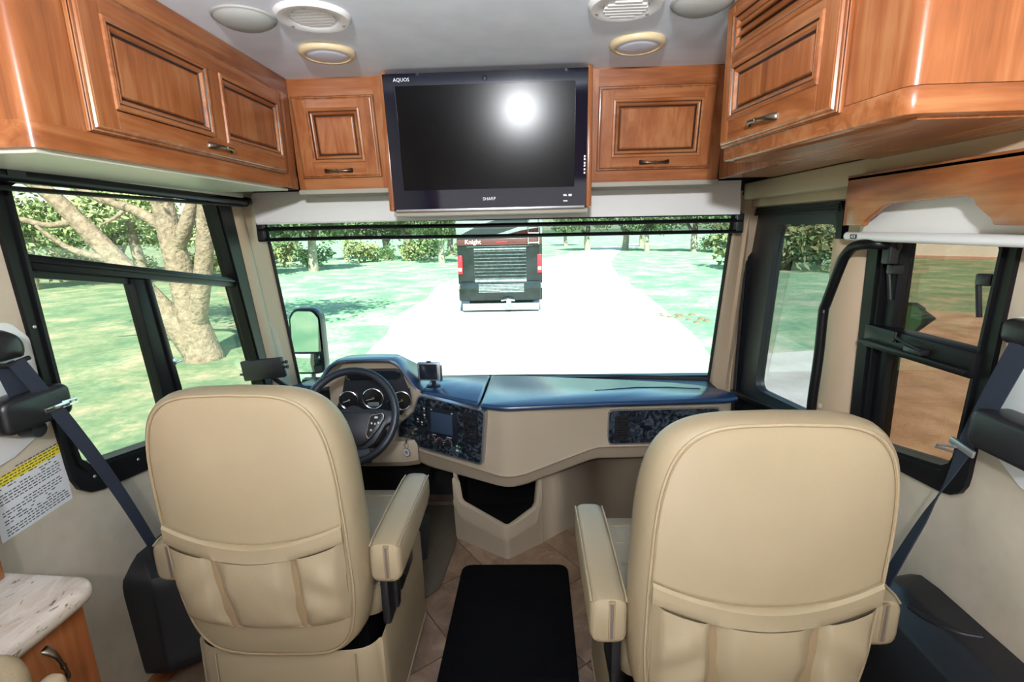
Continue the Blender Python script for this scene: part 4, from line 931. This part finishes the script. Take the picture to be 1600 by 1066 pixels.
def build_dash_items():
    t = thing('navigation_unit', 'small silver framed navigation screen standing on the dashboard', 'navigator', (-.510, 2.395, .730), rz=radians(-6))
    obj('case', box(-.058, .058, -.012, .010, .034, .128, .006), 'silver', t)
    obj('screen', box(-.047, .043, -.0135, -.011, .042, .120, .001), 'screen_dark', t)
    obj('top_button', box(-.012, .010, -.006, .006, .126, .134, .002), 'black_plastic', t)
    obj('stand', tube([(.005, .005, .06), (.012, .02, .03), (.015, .02, .004)], .012, 10)+lathe([(.036, -.004), (.036, .004), (.028, .009), (.0, .010)], (.012, .015, 0), (0, 0, 1), 24)+box(.05, .062, -.004, .02, .03, .11, .004), 'black_plastic', t)
    t = thing('key_ring', 'round white key tag hanging from the ignition lock', 'key', (-.55, 2.28, .5))
    U = Vector((-.9, .44, 0)).normalized(); N = Vector((-.44, -.9, 0)).normalized(); O = Vector((-.2, 2.11, 0)); P = O+U*.408+N*.085
    wp('key', tube([O+U*.405+N*.032+Vector((0, 0, .550)), O+U*.410+N*.075+Vector((0, 0, .545)), P+Vector((0, 0, .510))], .004, 8), 'chrome', t)
    tg = lathe([(.019, 0), (.0195, .0015), (.019, .003), (0, .003)], P+Vector((0, 0, .462)), N, 28)
    kt = wp('tag', tg, 'white_plastic', t); wp('tag_rim', tube([P+Vector((0, 0, .462))+N*.0015+U*.0195*cos(2*pi*k/24)+Vector((0, 0, .0195*sin(2*pi*k/24))) for k in range(24)], .0018, 6, True), 'ink', t, kt)
    g = G()
    for dz, w in ((.006, .008), (-.001, .011), (-.008, .007)): g = g+box(-w, w, dz-.0018, dz+.0018, .003, .0036)
    wp('tag_print', g.map(P+Vector((0, 0, .462)), -U, (0, 0, 1), N), 'ink', t, kt)
    wp('split_ring', tube([P+Vector((0, 0, .495))+U*.012*cos(2*pi*k/20)+Vector((0, 0, .014*sin(2*pi*k/20))) for k in range(20)], .0012, 6, True), 'chrome', t)
    t = thing('monitor', 'small black monitor by the left windshield pillar, back of driver seat', 'monitor', (-1.19, 2.13, .80))
    mp = lambda g: g.map((-1.19, 2.11, .912), Vector((1, -.04, .10)).normalized(), (-.1, 0, 1), (0, -1, 0))
    wp('case', mp(box(-.096, .096, -.045, .045, -.015, .012, .005)), 'black_plastic', t)
    wp('mount', tube([(-1.19, 2.12, .90), (-1.19, 2.25, .80), (-1.19, 2.34, .738)], .012, 10), 'black_plastic', t)
    for x, z in ((-.104, -.015), (.104, .022), (.104, .0)): wp('knob', mp(tube([(x-.010, z, 0), (x+.012, z, 0)], .005, 8)+tube([(x+.004, z, 0), (x+.012, z, 0)], .008, 8)), 'black_plastic', t)
build_dash_items()

def build_console():
    t = thing('console', 'beige floor console with a dark open bin below the dashboard', 'console', (-.12, 2.3, 0))
    L, T, R_ = Vector((-.385, 2.213)), Vector((-.124, 2.045)), Vector((.035, 2.168))
    B0 = Vector((.17, 2.29)); E0 = Vector((.30, 2.345)); E1 = Vector((1.05, 2.36))
    def wall(a, b, za0, za1, zb0, zb1, th=.018):
        d = (b-a).normalized(); n = Vector((-d.y, d.x))*th
        return loft([[(a.x, a.y, za0), (a.x, a.y, za1), (a.x+n.x, a.y+n.y, za1), (a.x+n.x, a.y+n.y, za0)], [(b.x, b.y, zb0), (b.x, b.y, zb1), (b.x+n.x, b.y+n.y, zb1), (b.x+n.x, b.y+n.y, zb0)]])
    # rounded wedge front: columns along L > T > R with rim heights
    path = [(L, .33), (L.lerp(T, .05), .30), (L.lerp(T, .09), .225), (L.lerp(T, .14), .212), (L.lerp(T, .90), .175), (L.lerp(T, .97), .172), (T.lerp(R_, .03), .172), (T.lerp(R_, .12), .174), (T.lerp(R_, .78), .205), (T.lerp(R_, .86), .225), (T.lerp(R_, .93), .335), (R_, .36)]
    c = Vector((-.12, 2.35)); rings = []
    for p, z in path:
        d = (c-p).normalized(); q = lambda k, zz: (p.x+d.x*k, p.y+d.y*k, zz)
        rings.append([q(.0, 0), q(-.002, .05), q(-.006, z*.55), q(-.008, z*.62), q(-.005, z*.66), q(-.008, z-.012), q(-.003, z-.002), q(.008, z), q(.020, z-.003), q(.022, z-.02), q(.022, 0)])
    wp('bin_front', loft(rings, True, True), 'dash_beige', t, None, 50)
    wp('bin_side', wall(Vector((-.375, 2.50)), L, 0, .36, 0, .36), 'dash_beige', t)
    wp('side_panel', wall(R_, B0, 0, .37, 0, .42)+wall(B0, E0, 0, .42, 0, .45)+wall(E0, E1, 0, .45, 0, .45), 'dash_beige', t, None, 30)
    wp('panel_joint', tube([(R_.x+.004, R_.y-.002, .0), (R_.x+.004, R_.y-.002, .37)], .003, 6), 'dash_beige', t)
    ins = [(L.x+.02, L.y), (T.x, T.y+.024), (R_.x-.02, R_.y), (.0, 2.45), (-.36, 2.45)]
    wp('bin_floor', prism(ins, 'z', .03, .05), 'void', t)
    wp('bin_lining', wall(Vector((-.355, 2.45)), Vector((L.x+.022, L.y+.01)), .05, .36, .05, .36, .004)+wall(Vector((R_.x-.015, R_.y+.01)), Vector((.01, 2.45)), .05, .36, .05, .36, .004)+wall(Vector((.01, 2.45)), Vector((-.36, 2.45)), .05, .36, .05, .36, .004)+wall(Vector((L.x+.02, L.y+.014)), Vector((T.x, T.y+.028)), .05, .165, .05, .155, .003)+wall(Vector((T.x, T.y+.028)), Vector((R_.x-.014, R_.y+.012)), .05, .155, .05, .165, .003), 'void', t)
    # floor coverings and pedals
    tag(obj('floor_mat', prism(rpoly([(-.325, 1.995), (.150, 2.0), (.140, .85), (-.345, .85)], [.05, .05, 0, 0], 5), 'z', .0, .012, .004), 'carpet_black'), 'black rectangular carpet mat between the two seats', 'mat')
    tag(obj('driver_mat', prism(rpoly([(-1.2, 2.5), (-.395, 2.5), (-.38, 2.15), (-.405, 1.85), (-.45, 1.79), (-1.2, 1.74)], [.0, .0, .02, .04, .04, .0], 4), 'z', .0, .010, .003), 'carpet_olive'), 'olive brown driver footwell mat under the dashboard', 'mat')
    t = thing('pedal', 'black accelerator pedal on the driver footwell mat', 'pedal', (-.53, 2.08, .01))
    mp = lambda g: g.map((-.53, 2.03, .015), (1, 0, 0), Vector((0, .62, .78)), Vector((0, -.78, .62)))
    pd = wp('pad', mp(box(-.035, .035, 0, .20, 0, .014, .005)), 'black_rubber', t)
    for k in range(6): wp('rib', mp(box(-.030, .030, .02+k*.03, .028+k*.03, .013, .017)), 'black_rubber', t, pd)
    wp('arm', tube([(-.53, 2.16, .17), (-.53, 2.30, .25), (-.53, 2.5, .30)], .012, 8), 'black_metal', t)
build_console()

# ------------------------------------------------------------------ seats
def build_seat():
    t = thing('captain_chair', 'cream leather driver seat on the left with back pockets', 'seat', (-.685, 1.45, 0), 'cream leather captain chairs')
    zc, h = .774, .362
    yb = lambda z: -.405+(1.18-z)*.075
    def W(z): return .226-.020*max(0, (z-.80)/.38)**1.6-.012*max(0, (.62-z)/.25)
    NP = 72
    def ring(dw, d, s=1.0):
        o = []
        for k in range(NP):
            a = 2*pi*k/NP; ca, sa = cos(a), sin(a); e = 2/5.2
            v = math.copysign(abs(sa)**e, sa); u = math.copysign(abs(ca)**e, ca)
            tp = max(0, v)**3; d_ = d*(1-.42*tp) if d > 0 else d; dz = dw*(1-.75*tp)
            z = zc+(h+dz)*v*s+ (0.012*(1-u*u) if v > 0 else -.010*(1-u*u)*1)*s*abs(v)
            o.append(Vector((u*(W(z)+dw)*s, yb(z)+d_, z)))
        return o
    bul = lambda s: -.022*(1-s*s)
    R = [ring(0, bul(s), s) for s in (.02, .25, .5, .7, .85, .95)]+[ring(0, .002)]
    panel = loft(R, True, True)
    bk = obj('backrest', loft([ring(.0, .002), ring(.012, .012), ring(.022, .045), ring(.026, .080), ring(.020, .112), ring(.002, .130), ring(-.04, .140)]+[ring(-.04, .150, s) for s in (.8, .4, .05)], True, False), 'leather', t, 60)
    obj('back_panel', panel, 'leather', bk, 60)
    obj('piping', tube(ring(.001, .001), .0035, 7, True), 'leather', bk, 80)
    obj('seam', tube(ring(-.003, -.0015), .0016, 5, True), 'seam_thread', bk, 80)
    # rear pocket: hem band, three puffed panels with open pleats between them
    hem = lambda u: .768+.040*(u/.215)**2
    hb = lambda u: hem(u)-.048
    def ys(u, z):
        s = max(abs(u)/W(z), abs(z-zc)/h); return yb(z)+bul(min(1, s))
    U = [-.222+.444*i/40 for i in range(41)]
    R = []
    for u in U:
        z0, z1 = hb(u), hem(u); y = ys(u, z1); f = .6+.4*(1-abs(u)/.23)
        R.append([(u, y+.002, z1-.002), (u, y-.010*f, z1), (u, y-.019*f, z1-.006), (u, y-.017*f, (z0+z1)/2), (u, y-.018*f, z0+.004), (u, y-.014*f, z0+.001), (u, y, z0+.004)])
    obj('pocket_hem', loft(R, True, True), 'leather', t, 50)
    bot = lambda u: .508+.030*(u/.215)**2
    def pk(fa, fb, name='pocket_panel'):
        R = []
        NU, NV = 18, 16
        for j in range(NV+1):
            v = j/NV; row = []
            for i in range(NU+1):
                s = i/NU
                ua, ub = fa(v), fb(v); u = ua+(ub-ua)*s; zt, z0 = hb(u)+.004, bot(u); z = zt+(z0-zt)*v
                edge = min(1, min(s, 1-s)*6+.15); puff = .012+.018*sin(pi*min(1, v*.7+.15))*sqrt(max(0, sin(pi*s)))
                if v > .9: puff *= (1-v)/.1*.7+.3
                fold = .0045*sin(13*(v*.9-abs(u)*4.2)+1.0)*sin(pi*v)*min(1, abs(u)*6)
                row.append((u, ys(u, z)-.003-puff*edge-fold, z))
            R.append(row)
        return obj(name, loft(R, False, False), 'leather', t, 70)
    gap = lambda v: .0014+.0125*(v/.78 if v < .78 else (1-v)/.22)
    L1 = lambda v: -.103+.016*v; R1 = lambda v: .098-.002*v
    pk(lambda v: -.220+.006*v, lambda v: L1(v)-gap(v)*.6); pk(lambda v: L1(v)+gap(v)*.6, lambda v: R1(v)-gap(v)*.6); pk(lambda v: R1(v)+gap(v)*.6, lambda v: .220-.006*v)
    for c in (L1, R1):
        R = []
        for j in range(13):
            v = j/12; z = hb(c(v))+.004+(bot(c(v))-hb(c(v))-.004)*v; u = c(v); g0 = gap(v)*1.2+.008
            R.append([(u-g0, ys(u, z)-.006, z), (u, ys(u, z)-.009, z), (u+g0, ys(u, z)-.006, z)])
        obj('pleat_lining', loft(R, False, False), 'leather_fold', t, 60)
    obj('pocket_seam', tube([(u, ys(u, bot(u))-.006, bot(u)) for u in [-.21+.42*i/30 for i in range(31)]], .0022, 6), 'seam_thread', t, 80)
    # cushion
    def sq(w, d, z, r=.06, yc=.04, n=5): return [(u, v+yc, z) for u, v in rpoly([(-w, -d), (w, -d), (w, d), (-w, d)], r, n)]
    cu = obj('cushion', loft([sq(.235, .25, .40), sq(.252, .27, .42), sq(.256, .275, .47), sq(.252, .27, .505), sq(.235, .252, .525), sq(.17, .19, .535), sq(.05, .06, .537)]), 'leather', t, 60)
    obj('piping', tube(sq(.250, .268, .512), .004, 6, True), 'leather', cu, 80)
    for yy in (.05, .15, .24): obj('stitch_fold', tube([(-.2, yy, .531), (0, yy-.012, .537), (.2, yy, .531)], .0035, 6), 'leather', cu, 80)
    # armrests
    for s in (-1, 1):
        xa = s*.292
        def sec(y, w, z0, z1, r=.028): return [(xa+u, y, v) for u, v in rpoly([(-w, z0), (w, z0), (w, z1), (-w, z1)], r, 4)]
        g = loft([sec(-.305, .031, .600, .690), sec(-.300, .039, .590, .701), sec(-.285, .042, .586, .705), sec(-.1, .043, .588, .706), sec(.05, .042, .594, .702), sec(.095, .040, .600, .698), sec(.112, .033, .612, .688), sec(.118, .02, .64, .665)])
        ar = obj('armrest', g, 'leather', t, 50)
        for q in (-1, 1): obj('piping', tube([(xa+q*.039, y, z) for y, z in ((-.297, .692), (-.28, .6985), (-.1, .700), (.05, .696), (.095, .690))], .0028, 6), 'leather', ar, 80)
        obj('zipper', box(xa+.002, xa+.009, -.3075, -.302, .604, .694, .001, 1), 'zipper', ar)
        obj('zipper_tape', box(xa-.002, xa+.013, -.3065, -.300, .600, .698, .001, 1), 'leather_fold', ar)
        obj('arm_bracket', box(xa-s*.03-.012, xa-s*.03+.012, -.24, -.12, .40, .60, .006), 'black_plastic', t)
    # base skirt
    P = [(.262, .20), (.262, -.24), (.255, -.285), (.215, -.315), (.10, -.322), (-.10, -.322), (-.215, -.315), (-.255, -.285), (-.262, -.24), (-.262, .20)]
    Q = [tuple(p)[:2] for p in catmull([(a, b, 0) for a, b in P], 3)]
    R = []
    for i, (u, v) in enumerate(Q):
        e = abs(u)/.262; zt = .385+.012*e**6+(.02 if v > 0 else 0); b = .010*sin(i*1.1)
        R.append([(u, v, .055), (u*1.01, v*1.01-.002, .2), (u, v, zt-.01), (u*.985, v*.985, zt), (u*.97, v*.97, zt-.01), (u*.97, v*.97, .055)])
    sk = obj('skirt', loft(R, True, True), 'leather', t, 60)
    for x in (-.195, .195): obj('skirt_seam', tube([(x, -.324, .06), (x, -.330, .2), (x, -.322, .38)], .003, 6), 'leather', sk, 80)
    obj('hem_piping', tube([(u*1.003, v*1.003, .058) for u, v in Q], .0035, 6), 'leather', sk, 80)
    obj('pedestal', box(-.20, .20, -.22, .18, 0, .385, .01), 'black_metal', t)
    obj('side_lever', box(.262, .272, -.10, .05, .40, .46, .006)+tube([(.27, -.06, .43), (.285, -.10, .50)], .008, 8), 'black_plastic', t)
    obj('belt_buckle', box(.268, .288, -.20, -.17, .42, .58, .006), 'black_plastic', t)
    c = copy_tree(t); c.location = (.455, 1.255, 0); c['label'] = 'cream leather passenger seat on the right, nearest the camera'
build_seat()

# ------------------------------------------------------------------ seat belts and side covers
def build_belts():
    # driver
    t = thing('seat_belt', 'navy driver seat belt hanging across the left window', 'seat belt', (-1.27, 1.15, 1.1))
    wp('wall_plate', prism(rpoly([(1.02, 1.30), (1.165, 1.305), (1.205, 1.255), (1.208, 1.02), (1.10, .975), (1.02, .965)], [.02, .05, .03, .03, .03, .02], 4), 'x', XL, XL+.006, .002), 'white_plastic', t)
    wp('guide_cap', loft([[(XL+.006+k, 1.105+.052*m*cos(a), 1.245+.05*m*max(-.55, sin(a))) for a in [2*pi*i/24 for i in range(24)]] for k, m in ((0, 1), (.02, .98), (.04, .85), (.05, .5), (.052, .1))]), 'black_plastic', t, None, 60)
    wp('guide_lip', tube([(XL+.045, 1.058, 1.218), (XL+.052, 1.10, 1.210), (XL+.05, 1.15, 1.216)], .006, 8), 'black_plastic', t)
    r = rpoly([(1.04, 1.05), (1.215, 1.05), (1.215, 1.135), (1.04, 1.135)], .025, 4)
    wp('retractor', prism(r, 'x', XL+.004, XL+.075, .012), 'black_plastic', t, None, 50)
    wp('retractor_boss', tube([(XL+.01, 1.135, 1.035), (XL+.05, 1.135, 1.035)], .02, 14), 'black_plastic', t)
    wp('lower_webbing', ribbon([(XL+.045, 1.095, 1.215), (XL+.044, 1.105, 1.17), (XL+.042, 1.118, 1.12)], [(0, .046, .006)]*3), 'webbing', t)
    pts = [Vector((XL+.056, 1.112, 1.216)).lerp(Vector((-1.19, 1.352, .556)), s) for s in [i/10 for i in range(11)]]
    for i, p in enumerate(pts): p.x += .02*sin(pi*i/10)
    wd = [Vector((.002, .036, .012)).lerp(Vector((.008, .026, .008)), i/10) for i in range(11)]
    wp('webbing', ribbon(pts, wd), 'webbing', t)
    tp = pts[2]
    wp('tongue', box(-.030, .034, -.007, .007, -.003, .004, .002).map(tp+Vector((.004, 0, 0)), Vector((.05, .9, .0)).normalized(), Vector((0, 0, 1)), (1, 0, 0))+tube([tp+Vector((.006, .015, .008)), tp+Vector((.006, .055, .004)), tp+Vector((.006, .058, -.004)), tp+Vector((.006, .015, -.006))], .003, 6), 'chrome', t)
    wp('anchor', box(-1.205, -1.178, 1.340, 1.375, .508, .562, .008)+tube([(-1.192, 1.36, .52), (-1.17, 1.43, .455)], .012, 8), 'black_plastic', t)
    # passenger
    t = thing('seat_belt', 'navy passenger seat belt hanging across the right wall', 'seat belt', (1.03, 1.08, 1.0))
    wp('wall_plate', prism(rpoly([(1.115, 1.29), (1.125, 1.25), (1.122, .985), (1.03, .925), (.93, .92), (.93, 1.30)], [.03, .03, .03, .03, .02, .02], 4), 'x', XR-.006, XR, .002), 'white_plastic', t)
    wp('retractor', prism(rpoly([(.93, 1.0), (1.095, 1.0), (1.095, 1.09), (.93, 1.09)], .025, 4), 'x', XR-.085, XR-.004, .012), 'black_plastic', t, None, 50)
    wp('guide_cap', box(XR-.055, XR-.006, 1.02, 1.10, 1.235, 1.29, .018, 3), 'black_plastic', t, None, 50)
    P = [(1.012, 1.045, 1.240), (1.010, 1.072, 1.15), (1.008, 1.098, 1.06), (1.005, 1.120, .985), (.998, 1.134, .91), (.990, 1.148, .845), (.985, 1.172, .764), (.97, 1.196, .66), (.95, 1.215, .55)]
    Wd = [(0, .050, .014), (0, .050, .014), (0, .047, .014), (.002, .040, .014), (.010, .024, .010), (.012, .010, .006), (.020, .034, .008), (.030, .052, .010), (.030, .060, .010)]
    wp('webbing', ribbon(catmull(P, 3), catmull(Wd, 3)), 'webbing', t)
    tp = Vector((1.0, 1.123, .978))
    wp('tongue', box(-.034, .034, -.009, .009, -.004, .004, .003).map(tp, Vector((0, 1, .15)).normalized(), (0, -.15, 1), (-1, 0, 0))+tube([tp+Vector((-.004, .012, -.005)), tp+Vector((-.01, .055, -.018)), tp+Vector((-.01, .060, -.026)), tp+Vector((-.004, .018, -.020))], .0035, 6), 'silver', t)
    # lower covers
    t = thing('belt_anchor_cover', 'black plastic box on the floor left of the driver seat', 'box', (-1.15, 1.45, 0))
    plan = [(XL, 1.31), (-1.19, 1.315), (-1.06, 1.40), (-1.02, 1.47), (-1.02, 1.72), (XL, 1.72)]
    q = rpoly(plan, [0, .03, .05, .05, .05, 0], 4); c = Vector((XL, 1.5))
    def lv(z, k): return [(c.x+(u-c.x)*k, c.y+(v-c.y)*(.5+.5*k), z) for u, v in q]
    wp('shell', loft([lv(.095, .80), lv(.105, .84), lv(.13, .86), lv(.30, .95), lv(.40, 1.0), lv(.435, .98), lv(.455, .92), lv(.485, .5), lv(.50, .2)]), 'black_plastic', t, None, 40)
    t = thing('wheel_well_cover', 'long black plastic cover along the floor right of the passenger seat', 'cover', (.97, 1.0, 0))
    sec = rpoly([(XR-.001, 0), (.86, 0), (.895, .40), (.930, .485), (.985, .538), (XR-.001, .553)], [0, 0, .05, .04, .03, 0], 4)
    def at(y, k): return [(XR+(u-XR)*k, y, v*(.55+.45*k) if k < 1 else v) for u, v in sec]
    wp('shell', loft([at(.2, 1), at(1.18, 1), at(1.24, .97), at(1.275, .88), at(1.295, .7), at(1.30, .4)]), 'black_plastic', t, None, 50)
    wp('ridge', tube(catmull([(.968, 1.15, .524), (.974, 1.11, .527), (.985, 1.075, .533), (1.005, 1.045, .538), (1.04, 1.025, .545)], 4), .008, 8), 'black_plastic', t)
    # warning sheet on left wall
    t = thing('notice_sheet', 'white notice sheet with a yellow heading on the left wall', 'notice', (XL+.001, 1.14, .85))
    wp('sheet', prism([(1.03, .785), (1.222, .795), (1.226, .935), (1.03, .915)], 'x', XL, XL+.0012), 'paper', t)
    wp('heading', prism([(1.03, .915), (1.226, .935), (1.228, .958), (1.03, .940)], 'x', XL, XL+.0013), 'paper_yellow', t)
    g = G(); rnd = random.Random(9)
    for k in range(22):
        z = .945-k*.0073
        if k in (11,): continue
        y = 1.045 if k % 6 else 1.10
        tab = k % 11 in (4, 5, 6)
        while y < (1.205 if k > 2 else 1.215):
            L = rnd.uniform(.005, .013)
            if not (tab and rnd.random() < .45): g = g+G().add([(XL+.0016, y, z+(y-1.03)*.08), (XL+.0016, y+L, z+(y+L-1.03)*.08), (XL+.0016, y+L, z+.0026+(y+L-1.03)*.08), (XL+.0016, y, z+.0026+(y-1.03)*.08)], [(0, 1, 2, 3)])
            y += L+.003
    wp('print', g, 'ink', t)
    # entry grab rail
    t = thing('grab_rail', 'black bent grab rail beside the entry door', 'rail', (.99, 1.6, 1.1))
    P = [(1.02, 1.488, 1.430), (.985, 1.50, 1.431), (.972, 1.56, 1.424), (.970, 1.60, 1.395), (.970, 1.622, 1.355), (.970, 1.672, 1.235), (.970, 1.682, 1.20), (.970, 1.680, 1.05), (.972, 1.69, .86), (.99, 1.70, .70), (1.03, 1.70, .68)]
    wp('tube', tube(catmull(P, 4), .0155, 14), 'black_metal', t, None, 70)
    wp('foot', lathe([(.026, 0), (.026, .008), (.018, .012), (0, .012)], (1.04, 1.488, 1.430), (-1, 0, 0), 20)+box(1.012, 1.04, 1.47, 1.505, 1.375, 1.44, .006), 'black_plastic', t)
    wp('foot', lathe([(.026, 0), (.026, .012), (0, .012)], (1.035, 1.70, .68), (-1, 0, 0), 20), 'black_plastic', t)
build_belts()

def build_left_counter():
    t = thing('countertop', 'speckled stone countertop at the lower left corner', 'countertop', (-1.15, .8, .72))
    plan = rpoly([(XL, .30), (-1.002, .30), (-.985, .965), (XL, .985)], [0, 0, .055, 0], 6)
    c = Vector((-1.2, .6))
    def lv(z, d): return [(u-(d if u > -1.2 else 0), v-(d if v > .6 else 0), z) for u, v in plan]
    wp('slab', loft([lv(.708, .012), lv(.712, .004), lv(.722, 0), lv(.736, 0), lv(.746, .004), lv(.750, .012)]), 'granite', t, None, 60)
    t = thing('base_cabinet', 'wooden base cabinet under the stone countertop at lower left', 'cabinet', (-1.15, .7, 0))
    wp('case', box(XL, -1.035, .30, .945, .0, .708, .003), 'wood_z', t)
    dr = wp('door', box(-1.036, -1.018, .40, .940, .10, .700, .004), 'wood_z', t)
    g = handle_geo(.11).map((-1.018, .850, .618), Vector((0, .2, -.98)), Vector((0, .98, .2)), (1, 0, 0)); wp('handle', g, 'bronze', t, dr, 50)
    t = thing('tall_cabinet', 'tall wooden cabinet edge standing on the counter at the left wall', 'cabinet', (-1.23, .8, .75))
    wp('case', box(XL+.001, -1.212, .30, .945, .750, 1.60, .003), 'wood_z', t)
    wp('edge_moulding', box(-1.215, -1.200, .915, .955, .750, 1.60, .004)+box(-1.214, -1.204, .885, .90, .750, 1.60, .003), 'wood_z', t)
    wp('groove', box(-1.2125, -1.2115, .900, .9145, .750, 1.60), 'glaze', t)
    # sofa corner
    t = thing('sofa', 'cream leather sofa arm in the bottom left corner', 'sofa', (-.9, .45, 0))
    def pillow(x0, x1, y0, y1, z0, z1, r):
        return box(x0, x1, y0, y1, z0, z1, r, 5)
    wp('arm', pillow(-.980, -.795, .1, .655, .0, .872, .05), 'leather', t, None, 60)
    wp('cushion', pillow(-.80, -.765, .1, .660, .0, .81, .015), 'leather', t, None, 60)
build_left_counter()
